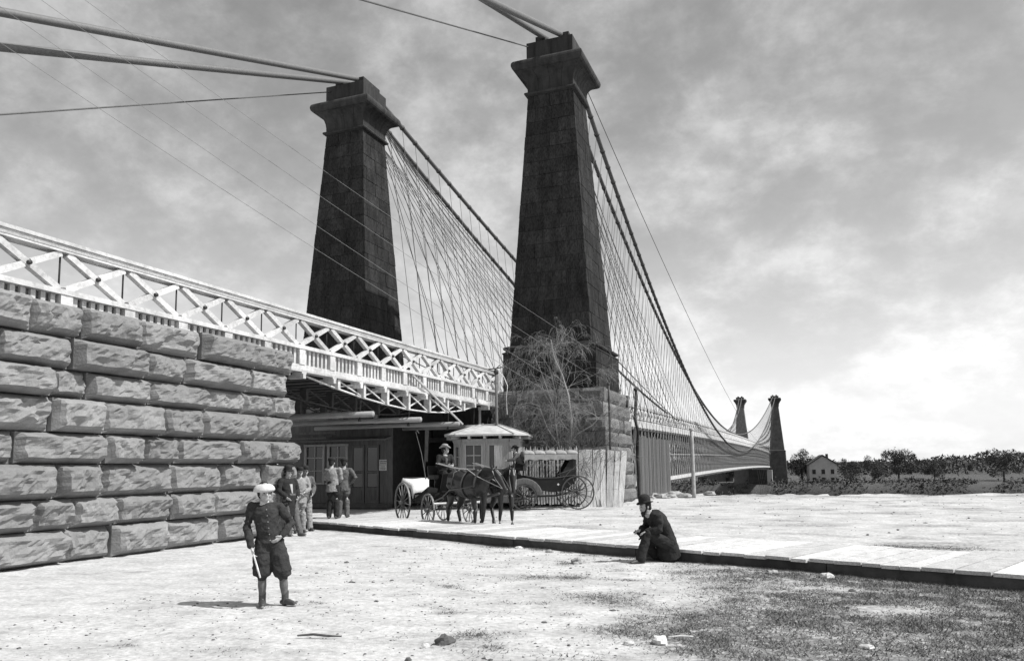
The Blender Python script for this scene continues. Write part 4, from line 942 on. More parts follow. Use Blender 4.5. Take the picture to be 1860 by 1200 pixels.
# three men by the abutment
figure('man in bowler hat and long dark coat leaning against the stone abutment', (-1.6, -18.6, 0), face(.75, -.66), dict(
    pel=(-.0, .0, .93), waist=(0, .03, 1.08), chest=(0, .1, 1.29), neck=(0, .14, 1.46), head=(0, .1, 1.585), yaw=.1, pitch=.1, shL=(.19, .12, 1.40), shR=(-.19, .12, 1.40), elL=(.27, .08, 1.15), wrL=(.17, -.08, 1.0), elR=(-.27, .08, 1.15), wrR=(-.17, -.08, .99),
    hipL=(.09, 0, .9), knL=(.10, -.16, .48), anL=(.1, -.34, .09), toeL=(.13, -.52, .04), knR=(-.09, -.1, .48), anR=(-.1, -.16, .09), toeR=(-.14, -.34, .03)),
    dict(coat=M_CLOTHD, trous=M_CLOTHM, hat='bowler', jname='long_coat', skirt=.42, bulk=1.06, front=M_WHITE2, boot=M_WOODG), scale=1.0, group='men by the abutment')
figure('man in cap and pale jacket, middle of three beside the abutment', (-1.93, -17.75, 0), face(.5, -.86), dict(elL=(.25, -.04, 1.15), wrL=(.1, -.2, 1.08), elR=(-.25, -.04, 1.15), wrR=(-.08, -.21, 1.05), anR=(-.1, -.06, .09), toeR=(-.12, -.24, .03)),
    dict(coat=M_CLOTHL, trous=M_CLOTHL, hat='kepi', skirt=.14), group='men by the abutment')
figure('man in peaked cap with light band, right of three beside the abutment', (-2.2, -17.15, 0), face(.62, -.78), dict(elL=(.26, -.02, 1.14), wrL=(.14, -.2, 1.0), elR=(-.26, .02, 1.14), wrR=(-.16, -.2, 1.02), knL=(.1, -.08, .49), anL=(.1, -.16, .09), toeL=(.12, -.34, .03)),
    dict(coat=M_CLOTHM, trous=M_CLOTHL, hat='kepi', skirt=.16, front=M_WHITE2), scale=1.02, group='men by the abutment')
# two men seen from behind on the boardwalk
figure('man in pale jacket seen from behind, left of two before the toll house', (-2.5, -15.33, .215), face(.1, .99), dict(pel=(.02, 0, .93), chest=(.05, 0, 1.3), neck=(.06, .0, 1.47), head=(.06, -.03, 1.6), elL=(.25, -.06, 1.15), wrL=(.1, -.2, 1.05), elR=(-.22, -.04, 1.15), wrR=(-.1, -.2, 1.05), pitch=.15),
    dict(coat=M_CLOTHL, trous=M_CLOTHD, hat='cap', skirt=.16), scale=1.03, group='men before the toll house')
figure('man in grey jacket seen from behind, right of two before the toll house', (-2.45, -14.85, .215), face(-.1, .99), dict(elL=(.33, .06, 1.18), wrL=(.2, -.08, 1.02), elR=(-.36, .1, 1.18), wrR=(-.2, -.05, 1.02), pitch=.2),
    dict(coat=M_CLOTHM, trous=M_CLOTHM, hat='cap', skirt=.14), scale=1.02, group='men before the toll house')

# ================================================================== WHEELS AND CARRIAGES
def wheel(parent, c, r, m, spokes=14, side=1):
    """upright wheel in the y-z plane of its carriage"""
    cx, cy, cz = c; mb = MB(); n = 40; vs = []; fs = []
    prof = [(r, -.022), (r, .022), (r-.05, .02), (r-.05, -.02)]
    for i in range(n):
        a = 2*math.pi*i/n
        for q, w in prof: vs.append((cx+w, cy+q*math.cos(a), cz+q*math.sin(a)))
    for i in range(n):
        j = (i+1) % n
        for k in range(4): fs.append((i*4+k, i*4+(k+1) % 4, j*4+(k+1) % 4, j*4+k))
    mb.add(vs, fs); w = mb.build('wheel', m, parent, True)
    hb = MB(); hb.tube([(cx-.11, cy, cz), (cx-.06, cy, cz), (cx+.06, cy, cz), (cx+.11, cy, cz)], [.04, .075, .075, .04], 12, caps='flat'); wchild('hub', hb.mesh('hub', m), w)
    sm = MB(); sm.tube([(0, .05, 0), (0, r*.5, 0), (0, r-.04, 0)], [(.022, .016), (.016, .013), (.013, .011)], 6, caps='flat'); me = sm.mesh('spoke', m)
    for k in range(spokes):
        o = bpy.data.objects.new('spoke', me); COL.objects.link(o); o.parent = w; o.location = (cx, cy, cz); o.rotation_euler = (2*math.pi*k/spokes + .1, 0, 0)
    return w
hx, hz = .5, -.87; RZ1 = face(hx, hz); hd = Vector((*wdir(hx, hz), 0)).normalized(); tk = Vector((*wdir(-hz, hx), 0)).normalized()
rearN = Vector((-1.12, -13.6, 0)); c1 = rearN + tk*.7 + hd*.95
CA = thing('open_carriage', 'dark open carriage with white cloth over the rear seat, drawn by two horses', 'carriage', c1, RZ1)
for sx in (-1, 1):
    wheel(CA, (.70*sx, .95, .62), .62, M_WHEELP, 14); wheel(CA, (.68*sx, -.95, .47), .47, M_WHEELP, 12)
def cpart(name, m, fn, par=None, fix=True, parent=CA):
    mb = MB(); fn(mb); return mb.build(name, m, parent, fix)
cpart('rear_axle', M_WHEEL, lambda b: b.tube([(-.68, .95, .62), (.68, .95, .62)], .028, 8, caps='flat'))
cpart('front_axle', M_WHEEL, lambda b: b.tube([(-.66, -.95, .47), (.66, -.95, .47)], .028, 8, caps='flat'))
cpart('perch', M_WHEEL, lambda b: b.bar((0, .95, .62), (0, -.95, .6), .06, .07))
for y in (.95, -.95):
    for sx in (-.36, .36):
        cpart('leaf_spring', M_IRON, lambda b: (b.tube([(sx, y-.38, .78), (sx, y-.2, .7), (sx, y, .66), (sx, y+.2, .7), (sx, y+.38, .78)], [(.025, .014)]*5, 6), b.tube([(sx, y-.38, .78), (sx, y-.2, .85), (sx, y, .89), (sx, y+.2, .85), (sx, y+.38, .78)], [(.025, .014)]*5, 6)))
cpart('body', M_COACH, lambda b: b.prism([(1.28, .95), (1.42, 1.35), (1.36, 1.38), (1.2, 1.02), (.55, .98), (.45, .72), (-.15, .72), (-.35, .95), (-1.25, .98), (-1.25, .9), (-.4, .86), (-.2, .62), (.5, .62), (.62, .88)], 'x', -.48, .48))
for sx in (-1, 1): cpart('side_panel', M_COACH, lambda b: b.prism([(1.3, .92), (1.4, 1.28), (1.0, 1.22), (.62, 1.1), (.5, .74), (-.15, .7), (-.32, .95), (-1.2, .97), (-1.2, 1.08), (-.55, 1.12), (-.55, 1.0), (.4, .66), (.7, .86)], 'x', .482*sx-.015, .482*sx+.015))
cpart('rear_seat', M_COACH, lambda b: b.box((0, .98, 1.08), (.92, .5, .16)))
def drape(b):
    nx, ny = 12, 16; vs = []; fs = []
    for j in range(ny+1):
        for i in range(nx+1):
            u_ = -.6 + 1.2*i/nx; v = j/ny; y = 1.42 - .95*v; z = 1.36 - .2*v + .012*math.sin(u_*9+v*4)
            if abs(u_) > .5: z -= (abs(u_)-.5)*1.5 + .03*math.sin(v*14)
            if v > .85: z -= (v-.85)*1.6
            vs.append((u_*(.94 if abs(u_) > .5 else 1), y, z))
    for j in range(ny):
        for i in range(nx): a = j*(nx+1)+i; fs.append((a, a+1, a+nx+2, a+nx+1))
    b.add(vs, fs, True)
dr = cpart('lap_cloth', M_CLOTHW, drape, fix=True); sd_ = dr.modifiers.new('s', 'SOLIDIFY'); sd_.thickness = .015
cpart('driver_seat', M_COACH, lambda b: (b.box((0, -.62, 1.4), (.86, .46, .12)), b.box((0, -.42, 1.2), (.8, .05, .4)), b.box((0, -.8, 1.2), (.8, .05, .4)), b.prism([(-.42, 1.46), (-.36, 1.46), (-.30, 1.72), (-.34, 1.74)], 'x', -.42, .42)))
cpart('dash_board', M_COACH, lambda b: b.prism([(-1.22, .95), (-1.25, .95), (-1.5, 1.5), (-1.47, 1.52)], 'x', -.44, .44))
cpart('foot_board', M_COACH, lambda b: b.box((0, -1.05, .99), (.8, .5, .04)))
cpart('pole', M_WOODG, lambda b: b.tube([(0, -.95, .6), (0, -2.2, .72), (0, -4.0, .98)], [.05, .045, .035], 8))
cpart('swingle_bar', M_WOODP, lambda b: b.tube([(-.75, -1.55, .66), (.75, -1.55, .66)], .032, 8))
for sx in (-1, 1):
    cpart('step_plate', M_IRON, lambda b: (b.box((.62*sx, .1, .45), (.22, .26, .025)), b.tube([(.5*sx, .1, .7), (.6*sx, .1, .46)], .014, 6)))
wh = MB(); wh.tube([(-.55, -.5, 1.35), (-.62, -.35, 2.1), (-.72, -.15, 2.75)], [.014, .011, .008], 6); wh.tube([(-.72, -.15, 2.75), (-.7, -.2, 2.8), (-.66, -.25, 2.72)], .012, 5)
whp = link('carriage_whip', wh.mesh('carriage_whip', M_WOODG)); whp.location = c1; whp.rotation_euler.z = RZ1; tag(whp, 'long thin whip standing upright beside the driver of the open carriage', 'whip')
figure('driver in pale hat and dark coat holding reins on the open carriage', c1 + hd*.58, RZ1, dict(
    pel=(0, 0, 1.56), waist=(0, -.02, 1.70), chest=(0, -.06, 1.92), neck=(0, -.09, 2.08), head=(0, -.12, 2.21), yaw=.95, shL=(.19, -.07, 2.02), elL=(.26, -.15, 1.77), wrL=(.12, -.42, 1.74), shR=(-.19, -.07, 2.02), elR=(-.26, -.15, 1.77), wrR=(-.08, -.42, 1.74),
    hpL=V(-1, 0, 0), hpR=V(1, 0, 0), hsL=V(0, 0, 1), hsR=V(0, 0, 1), hipL=(.1, 0, 1.53), knL=(.14, -.42, 1.5), anL=(.14, -.5, 1.11), toeL=(.15, -.68, 1.06), hipR=(-.1, 0, 1.53), knR=(-.14, -.42, 1.5), anR=(-.14, -.5, 1.11), toeR=(-.15, -.68, 1.06), hem=(0, -.05, 1.46)),
    dict(coat=M_CLOTHD, trous=M_CLOTHD, hat='slouch', hatm=M_CANVAS, skirt=.2, curl=1.0, bulk=1.1, front=M_CLOTHM), group='carriage drivers')

# horses
def horse(label, loc, rz, hp, seed, m=M_HORSE):
    t = thing('horse', label, 'horse', loc, rz, 'carriage horses'); t.scale = (1.06, 1.06, 1.06); b = MB(); rh = random.Random(seed)
    b.tube([(0, .86, 1.16), (0, .7, 1.22), (0, .45, 1.2), (0, .1, 1.12), (0, -.25, 1.13), (0, -.52, 1.17), (0, -.68, 1.16)], [(.15, .2), (.25, .29), (.27, .31), (.285, .32), (.27, .33), (.22, .31), (.14, .22)], 16, (0, 0, 1))
    b.tube([(0, -.1, 1.42), (0, -.42, 1.47)], [(.09, .06), (.08, .07)], 10)
    poll = V(*hp[0]); muz = V(*hp[1]); bs = V(0, -.6, 1.24); mid = bs.lerp(poll, .5) + V(0, .05, .06)
    b.tube([bs, mid, poll + V(0, .02, -.03)], [(.15, .27), (.10, .19), (.075, .12)], 12, (0, 0, 1))
    d = (muz-poll); b.tube([poll, poll + d*.3, poll + d*.62, poll + d*.88, muz], [(.07, .085), (.095, .125), (.065, .09), (.055, .065), (.045, .05)], 12, d.cross(V(1, 0, 0)))
    for s in (-1, 1):
        b.tube([poll + V(.05*s, .02, .03), poll + V(.065*s, .015, .12), poll + V(.06*s, 0, .17)], [.03, .026, .008], 8)
        y0 = -.5; k = rh.uniform(-.06, .1)
        b.tube([(.15*s, y0, 1.05), (.15*s, y0+.02, .82), (.14*s, y0-.02+k*.3, .56), (.14*s, y0-.02+k*.5, .5), (.14*s, y0+k, .24), (.14*s, y0+k, .15), (.14*s, y0-.05+k, .06)], [(.10, .15), (.075, .095), (.055, .06), (.056, .062), (.036, .042), (.042, .046), (.052, .058)], 10)
        y0 = .66; k = rh.uniform(-.08, .08)
        b.tube([(.15*s, y0, 1.1), (.17*s, y0-.04, .86), (.16*s, y0+.0, .70), (.15*s, y0+.15, .54), (.15*s, y0+.15, .46), (.15*s, y0+.10+k, .22), (.15*s, y0+.1+k, .15), (.15*s, y0+.04+k, .06)], [(.13, .23), (.10, .155), (.075, .1), (.055, .07), (.052, .062), (.038, .044), (.043, .047), (.054, .06)], 10)
    skin_of(b, 'body', m, t, .016, 3)
    for s in (-1, 1):
        for y in (-.56, .73): h_ = MB(); h_.lathe([(.062, 0), (.06, .03), (.048, .075)], 10, (.145*s, y+.02, 0)); h_.build('hoof', M_LEATH, t)
    mn = MB()
    for i in range(26):
        f = i/25; p = bs.lerp(poll, .1+.9*f) + V(0, .08, .2*(1-f)+.08); mn.tube([p, p + V(.07*rh.choice((-1, 1)), rh.uniform(-.02, .06), -.06), p + V(.12*rh.choice((-1, 1)), rh.uniform(0, .06), -.2)], [.02, .018, .006], 5)
    mn.build('mane', M_HAIR, t)
    ta = MB()
    for i in range(18): a = rh.uniform(-.05, .05); ta.tube([(a*.3, .9, 1.3), (a, 1.0, 1.2), (a*1.5, 1.03, .85), (a*1.6, 1.0+rh.uniform(-.03, .03), .5+rh.uniform(0, .15))], [.02, .024, .02, .006], 5)
    ta.build('tail', M_HAIR, t)
    def ring(y, rx, rz_, zc, r, mm, nm, lean=0):
        q = MB(); q.tube([(rx*math.cos(a*math.pi/12), y+lean*math.sin(a*math.pi/12), zc+rz_*math.sin(a*math.pi/12)) for a in range(25)], [(r, .008)]*25, 5, (0, 1, 0), caps=False); q.build(nm, mm, t)
    ring(-.12, .295, .345, 1.13, .025, M_HARN, 'girth'); ring(-.62, .20, .30, 1.2, .04, M_HARN, 'collar', -.08)
    q = MB(); q.box((0, -.12, 1.5), (.2, .16, .06)); q.build('saddle_pad', M_HARN, t)
    for s in (-1, 1):
        q = MB(); q.tube([(.21*s, -.6, 1.12), (.30*s, -.1, 1.05), (.29*s, .5, 1.0), (.2*s, 1.05, .8), (.22*s, 1.5, .68)], [(.006, .022)]*5, 6); q.build('trace', M_HARN, t)
        q = MB(); q.tube([muz + V(.05*s, .02, .04), bs + V(.16*s, -.05, .12), (.1*s, -.1, 1.53), (.05*s, .6, 1.55), (.04*s, 1.7, 1.7)], .010, 5); q.build('rein', M_HARNL, t)
        q = MB(); dd = muz-poll; q.tube([poll + V(.07*s, -.02, .02), poll + dd*.4 + V(.09*s, 0, 0), muz - dd*.14 + V(.06*s, 0, 0)], .011, 5); q.build('bridle_cheek', M_HARNL, t)
    q = MB(); q.tube([(0, -.1, 1.49), (0, .4, 1.52), (0, .8, 1.42), (0, .92, 1.3)], [(.02, .007)]*4, 6); q.build('back_strap', M_HARN, t)
    q = MB(); q.tube([(-.3, .35, 1.1), (-.2, .4, 1.45), (0, .42, 1.52), (.2, .4, 1.45), (.3, .35, 1.1)], [(.02, .007)]*5, 6, (0, 1, 0)); q.build('hip_strap', M_HARN, t)
    for s in (-1, 1): e = MB(); p = poll + (muz-poll)*.25 + V(.086*s, 0, .02); e.ell(p, (.016, .022, .022), None, 8, 6); e.build('eye', M_GLASS, t)
    return t
hb1 = rearN + tk*.27 + hd*4.05; hb2 = rearN + tk*1.2 + hd*4.0
horse('dark harnessed horse with lowered head, nearer the carriage wheels, left of the pair', hb1, RZ1+.06, ((.1, -1.08, 1.46), (.26, -1.34, 1.0)), 1)
horse('dark harnessed horse facing the camera, right of the pair', hb2, RZ1-.10, ((-.06, -1.04, 1.47), (-.12, -1.24, .96)), 2)

# covered coach in front of the picket fence (heading image left)
RZ2 = face(-.985, -.1); c2 = Vector((.98, -5.36, 0))
CO = thing('covered_coach', 'dark covered coach with pale padded canopy before the picket fence', 'coach', c2, RZ2)
for sx in (-1, 1): wheel(CO, (.72*sx, 1.02, .66), .66, M_WHEEL, 14); wheel(CO, (.66*sx, -1.1, .5), .5, M_WHEEL, 12)
def kp(name, m, fn, fix=True): return cpart(name, m, fn, None, fix, CO)
kp('rear_axle', M_WHEEL, lambda b: b.tube([(-.7, 1.02, .66), (.7, 1.02, .66)], .03, 8, caps='flat')); kp('front_axle', M_WHEEL, lambda b: b.tube([(-.64, -1.1, .5), (.64, -1.1, .5)], .03, 8, caps='flat'))
hull = [(-1.0, 1.32), (-.95, 1.1), (-.7, .9), (-.35, .74), (.1, .68), (.45, .72), (.75, .9), (.98, 1.12), (1.0, 1.3)]
for sx in (-1, 1):
    kp('side_panel', M_COACH, lambda b: b.prism(hull + [(.98, 1.32), (.2, 1.22), (-.5, 1.22)], 'x', .56*sx-.015, .56*sx+.015))
    kp('side_rail', M_WHEEL, lambda b: b.tube([(.585*sx, y, z) for y, z in ((-1.0, 1.33), (-.5, 1.24), (.2, 1.24), (.98, 1.34))], .018, 6))
    kp('crest', M_PAPER, lambda b: b.prism([(.22, .98), (.27, .93), (.32, .98), (.27, 1.03)], 'x', .578*sx-.004, .578*sx+.004))
kp('floor', M_COACH, lambda b: b.prism(hull[1:8] + [(.7, .93), (.45, .76), (.1, .72), (-.35, .78), (-.68, .93)], 'x', -.545, .545))
kp('rear_curtain', M_CLOTHD, lambda b: (b.prism([(.35, 1.3), (.98, 1.3), (1.02, 2.1), (.86, 2.12), (.62, 1.72)], 'x', .548, .562), b.prism([(.35, 1.3), (.98, 1.3), (1.02, 2.1), (.86, 2.12), (.62, 1.72)], 'x', -.562, -.548), b.box((0, 1.0, 1.72), (1.1, .03, .8))))
for y, z in ((-.95, 1.3), (-.2, 1.25), (.35, 1.26), (.98, 1.3)):
    for sx in (-.555, .555): kp('canopy_post', M_WHEEL, lambda b: b.tube([(sx, y, z), (sx, y*1.02, 2.12)], .016, 6))
for k in range(5):
    y0, y1 = -1.08 + k*.43, -1.08 + (k+1)*.43
    def cush(b):
        b.tube([(0, y0+.004, 2.17), (0, y0+.08, 2.19), (0, (y0+y1)/2, 2.2), (0, y1-.08, 2.19), (0, y1-.004, 2.17)], [(.63, .12), (.645, .14), (.65, .148), (.645, .14), (.63, .12)], 18, (0, 0, 1), caps='flat')
    kp('canopy_pad', M_CANVAS, cush)
for sx in (-1, 1): kp('canopy_valance', M_CANVAS, lambda b: b.prism([(-1.06, 2.16), (1.06, 2.16), (1.06, 1.93), (.86, 1.97), (.64, 1.93), (.43, 1.97), (.21, 1.93), (0, 1.97), (-.21, 1.93), (-.43, 1.97), (-.64, 1.93), (-.86, 1.97), (-1.06, 1.93)], 'x', .642*sx-.008, .642*sx+.008))
kp('rear_seat', M_CLOTHD, lambda b: b.box((0, .7, 1.12), (1.06, .5, .26))); kp('front_seat', M_CLOTHD, lambda b: b.box((0, -.55, 1.08), (1.06, .36, .22)))
kp('driver_box', M_COACH, lambda b: (b.box((0, -1.2, 1.6), (.9, .42, .14)), b.prism([(-1.0, 1.3), (-1.38, 1.44), (-1.42, 1.3), (-1.75, 1.05), (-1.72, 1.0), (-1.3, 1.1), (-1.0, 1.0)], 'x', -.42, .42)))
for sx in (-1, 1):
    kp('front_fender', M_WOODG, lambda b: b.tube([(.66*sx, -1.1+.62*math.cos(a), .5+.62*math.sin(a)) for a in [(.15+i*.24) for i in range(10)]], [(.13, .01)]*10, 8, (1, 0, 0)))
    kp('rear_spring', M_IRON, lambda b: b.tube([(.4*sx, .55, .84), (.4*sx, .8, .72), (.4*sx, 1.02, .7), (.4*sx, 1.3, .8), (.4*sx, 1.42, 1.0)], [(.03, .018)]*5, 6))
kp('perch', M_WHEEL, lambda b: b.tube([(0, 1.02, .66), (0, .2, .52), (0, -1.1, .5)], .04, 8))
kp('lamp', M_IRON, lambda b: (b.box((.52, -1.05, 1.62), (.12, .12, .2)), b.lathe([(.07, .1), (.02, .18)], 8, (.52, -1.05, 1.62))))
figure('coachman in hat leaning forward on the covered coach', c2 + Vector((*wdir(-.985, -.1), 0))*1.12 + Vector((0, 0, .12)), RZ2, dict(
    pel=(0, 0, 1.64), waist=(0, -.05, 1.78), chest=(0, -.16, 1.98), neck=(0, -.22, 2.13), head=(0, -.26, 2.26), pitch=.1, shL=(.19, -.18, 2.07), elL=(.25, -.32, 1.85), wrL=(.12, -.56, 1.82), shR=(-.19, -.18, 2.07), elR=(-.25, -.32, 1.85), wrR=(-.1, -.56, 1.82),
    hipL=(.1, 0, 1.6), knL=(.13, -.4, 1.55), anL=(.14, -.48, 1.18), toeL=(.15, -.64, 1.13), hipR=(-.1, 0, 1.6), knR=(-.13, -.4, 1.55), anR=(-.14, -.48, 1.18), toeR=(-.15, -.64, 1.13), hem=(0, 0, 1.56)),
    dict(coat=M_CLOTHM, trous=M_CLOTHD, hat='slouch', hatm=M_CLOTHD, skirt=.15, curl=1.0), vox=.014, group='carriage drivers')

# ================================================================== LITTER ON THE GROUND
def lump(name, label, cat, x, y, s, m, seed, parts=None):
    t = tag(link(name, None), label, cat) if False else None
    mb = MB(); mb.ell((0, 0, 0), (1, 1, 1), None, 12, 8); vs = []
    for v in mb.v:
        v = Vector(v); k = 1 + .35*nz(v.x*1.6+seed, v.y*1.6, v.z*1.6) + .2*nz(v.x*4+seed, v.y*4, v.z*4); v = v*k; vs.append((v.x*s[0], v.y*s[1], max(v.z*s[2], -.3*s[2])))
    mb.v = vs; mb.sm = [False]*len(mb.f); o = mb.build(name, m); o.location = (x, y, ground_z(x, y)+.28*s[2]); o.rotation_euler.z = seed; return tag(o, label, cat)
lump('rock', 'dark rough stone lying on pale ground at the bottom', 'rock', 7.52, -28.42, (.10, .07, .065), M_STONED, 1.1)
lump('stone', 'small pale stone at the foot of the dark rough stone', 'stone', 7.42, -28.62, (.05, .035, .03), M_PLANK, 7.7)
lump('white_stone', 'white stone lying in the grass at lower right', 'stone', 9.42, -27.75, (.085, .07, .06), M_CLOTHW, 2.3)
for i, (x, y, s, lab) in enumerate(((9.15, -27.85, .06, 'small flat pale stone left of the white stone in the grass'), (10.2, -22.75, .10, 'pale stone in grass right of the seated man by the boardwalk'), (10.95, -22.95, .13, 'larger pale stone in grass beside the boardwalk at right'), (6.0, -20.65, .09, 'pale stone by the boardwalk edge left of the seated man'), (5.2, -20.2, .08, 'small white stone by the boardwalk edge below the horses'), (7.0, -22.1, .16, 'flat pale stone before the feet of the seated man'), (11.2, -27.4, .07, 'pale stone in the grass at lower right edge'))):
    lump('stone', lab, 'stone', x, y, (s, s*.75, s*.45), M_STONE if i % 2 else M_PLANK, 3.1+i)
st = tag(link('stick', (lambda b: b.tube([(-.2, 0, .02), (-.05, .02, .03), (.12, -.01, .025), (.24, .01, .02)], [.010, .013, .012, .008], 6).mesh('stick', M_STONED))(MB())), 'thin dark stick lying on pale ground at lower left', 'stick'); st.location = (6.23, -28.6, .01); st.rotation_euler.z = .2
st = tag(link('twig', (lambda b: b.tube([(0, 0, .03), (.1, 0, .04), (.22, .02, .03)], .008, 6).mesh('twig', M_WOODP))(MB())), 'pale twig beside the white stone in the grass', 'twig'); st.location = (9.5, -27.72, .02); st.rotation_euler.z = .3
for i, (x, y, s) in enumerate(((3.4, 5.6, .45), (3.9, 6.1, .35), (3.1, 4.9, .3), (4.4, 7.0, .5), (2.9, 7.0, .4), (5.6, 8.2, .4), (3.7, 8.2, .5))):
    lump('rubble_block', ['pale rubble block nearest the stone tower corner', 'small rubble block left of the pale post', 'smallest rubble block at the hoarding foot', 'broad rubble block in front of the pale post', 'rubble block against the grey hoarding', 'rubble block right of the pale post', 'rubble block behind the pale post on the cliff edge'][i], 'rubble', x, y, (s, s*.6, s*.42), M_STONE, 5.5+i*1.3)
def scatter():
    r = np.random.default_rng(5); vs = []; fs = []
    cx, cy = 8.4, -27.0
    cnt = 0
    while cnt < 110000:                                       # grass blades
        x, y = r.uniform(4.2, 16.5), r.uniform(-30.5, -17.5)
        g = grass_amount(x, y)
        if r.random() > g**1.4: continue
        cl_ = nz(x*3.3, y*3.3, 1.0)
        if cl_ < r.uniform(-.6, .35): continue
        z = ground_z(x, y); a = r.uniform(0, 6.28); h = r.uniform(.008, .034)*(.6+.6*g); l = r.normal(0, .03, 2); w = .006
        k = len(vs); vs += [(x-w*math.cos(a), y-w*math.sin(a), z), (x+w*math.cos(a), y+w*math.sin(a), z), (x+l[0], y+l[1], z+h)]; fs.append((k, k+1, k+2)); cnt += 1
    me = bpy.data.meshes.new('grass'); me.from_pydata(vs, [], fs); me.materials.append(M_GRASS); o = link('grass', me); tag(stuff(o), 'short dry grass in patches on the pale earth', 'grass')
    vs = []; fs = []; ph = 1.618; ic = [np.array(v)/1.9 for v in ((-1, ph, 0), (1, ph, 0), (-1, -ph, 0), (1, -ph, 0), (0, -1, ph), (0, 1, ph), (0, -1, -ph), (0, 1, -ph), (ph, 0, -1), (ph, 0, 1), (-ph, 0, -1), (-ph, 0, 1))]
    itf = [(0, 11, 5), (0, 5, 1), (0, 1, 7), (0, 7, 10), (0, 10, 11), (1, 5, 9), (5, 11, 4), (11, 10, 2), (10, 7, 6), (7, 1, 8), (3, 9, 4), (3, 4, 2), (3, 2, 6), (3, 6, 8), (3, 8, 9), (4, 9, 5), (2, 4, 11), (6, 2, 10), (8, 6, 7), (9, 8, 1)]
    for i in range(5200):
        x, y = r.uniform(2.5, 15.5), r.uniform(-30.5, -18)
        if bw_front(x)-y < .1: continue
        s = r.gamma(1.3, .0046)+.0025; z = ground_z(x, y); k = len(vs); a = r.uniform(0, 6.28)
        for v in ic: q = np.array(v)*s*r.uniform(.6, 1.3, 3); vs.append((x+q[0]*math.cos(a)-q[1]*math.sin(a), y+q[0]*math.sin(a)+q[1]*math.cos(a), z+q[2]*.5+s*.1))
        fs += [tuple(j+k for j in f) for f in itf]
    for i in range(1300):
        x, y = r.uniform(-4, 26), r.uniform(-16, 9)
        if y < bw_front(x)+2.6: continue
        s = r.gamma(1.3, .009)+.004; z = ground_z(x, y); k = len(vs)
        for v in ic: q = np.array(v)*s*r.uniform(.6, 1.3, 3); vs.append((x+q[0], y+q[1], z+q[2]*.5+s*.1))
        fs += [tuple(j+k for j in f) for f in itf]
    me = bpy.data.meshes.new('pebbles'); me.from_pydata(vs, [], fs); me.materials.append(M_STONED); o = link('pebbles', me); tag(stuff(o), 'small dark clods and pebbles strewn over the pale ground', 'pebbles')
scatter()

# ================================================================== FAR SHORE
def far_tower(x, label, m):
    t = thing('far_stone_tower', label, 'tower', (x, 250, -5.5), 0, 'far bridge towers')
    b = MB(); b = square_prof([(3.1, -1), (2.7, 11.6), (2.75, 11.7), (2.75, 12.1), (2.45, 12.2)]).build('base', m, t)
    square_prof([(2.4, 12.2), (1.15, 27.2)]).build('shaft', m, t); square_prof([(1.15, 27.2), (1.3, 27.3), (1.25, 27.5), (1.35, 28.3), (1.8, 29.2), (2.1, 29.6), (2.1, 30.1), (1.9, 30.25)]).build('capital', M_FARSTONE, t)
    mb = MB(); mb.box((0, 0, 30.6), (2.6, 2.6, .7)); mb.build('top_block', M_FARSTONE, t)
    for s in (-.6, .6): mb = MB(); mb.box((s, 0, 31.1), (.5, 1.4, .5)); mb.build('cable_saddle', M_FARSTONE, t)
far_tower(.0, 'distant dark tapering stone tower at right end of the span', M_FARSTONE); far_tower(-11.58, 'distant paler tapering stone tower at left end of the span', M_FARSTONEL)  # left tower takes the paler copy, its lighting painted into the stone colour
t = thing('far_abutment', 'distant stone abutment under the end of the span', 'abutment', (-5.8, 246, -6), world=True)
mb = MB(); mb.box((-5.8, 252, -3.5), (7.4, 14, 7.2)); mb.build('wall', M_FARSTONE, t); mb = MB(); mb.box((-2.5, 243.4, -2.6), (1.6, 3, 5.2)); mb.build('pale_pier', M_FARW, t)
def house(label, x, y, w, d, h, rh, m=M_FARW, win=3, z=-5.5):
    t = thing('far_house', label, 'house', (x, y, z), .1, 'houses on the far shore')
    mb = MB(); mb.prism([(-w/2, 0), (w/2, 0), (w/2, h), (0, h+rh*.96), (-w/2, h)], 'y', -d/2, d/2); wl = mb.build('wall', m, t)
    mb = MB(); mb.prism([(-w/2-.4, h-.1), (0, h+rh), (0, h+rh+.3), (-w/2-.4, h+.2)], 'y', -d/2-.5, d/2+.5); mb.prism([(w/2+.4, h-.1), (0, h+rh), (0, h+rh+.3), (w/2+.4, h+.2)], 'y', -d/2-.5, d/2+.5); rf = mb.build('roof', M_FARR, t, True)
    mb = MB(); mb.box((w*.22, 0, h+rh*.9), (.8, .8, 1.8)); wchild('chimney', mb.mesh('chimney', M_FARR), rf)
    for i in range(win):
        for j in range(2 if h > 5 else 1):
            f = MB(); xx = -w/2 + w*(i+.5)/win; f.box((xx, -d/2-.04, 1.8+2.8*j), (1.1, .1, 1.6)); wi = f.build('window', M_GLASS, t); f = MB(); f.box((xx, -d/2-.1, .95+2.8*j), (1.4, .14, .12)); wchild('sill', f.mesh('sill', M_FARW), wi)
house('white far house just right of the distant dark tower', 14, 262, 9, 10, 7, 3.2)
house('gabled far house left of the distant pale tower', -24, 275, 13, 10, 9, 6, M_FARSTONEL)
house('low far house between the distant towers', -6, 290, 14, 10, 7, 3.5, M_FARSTONEL)
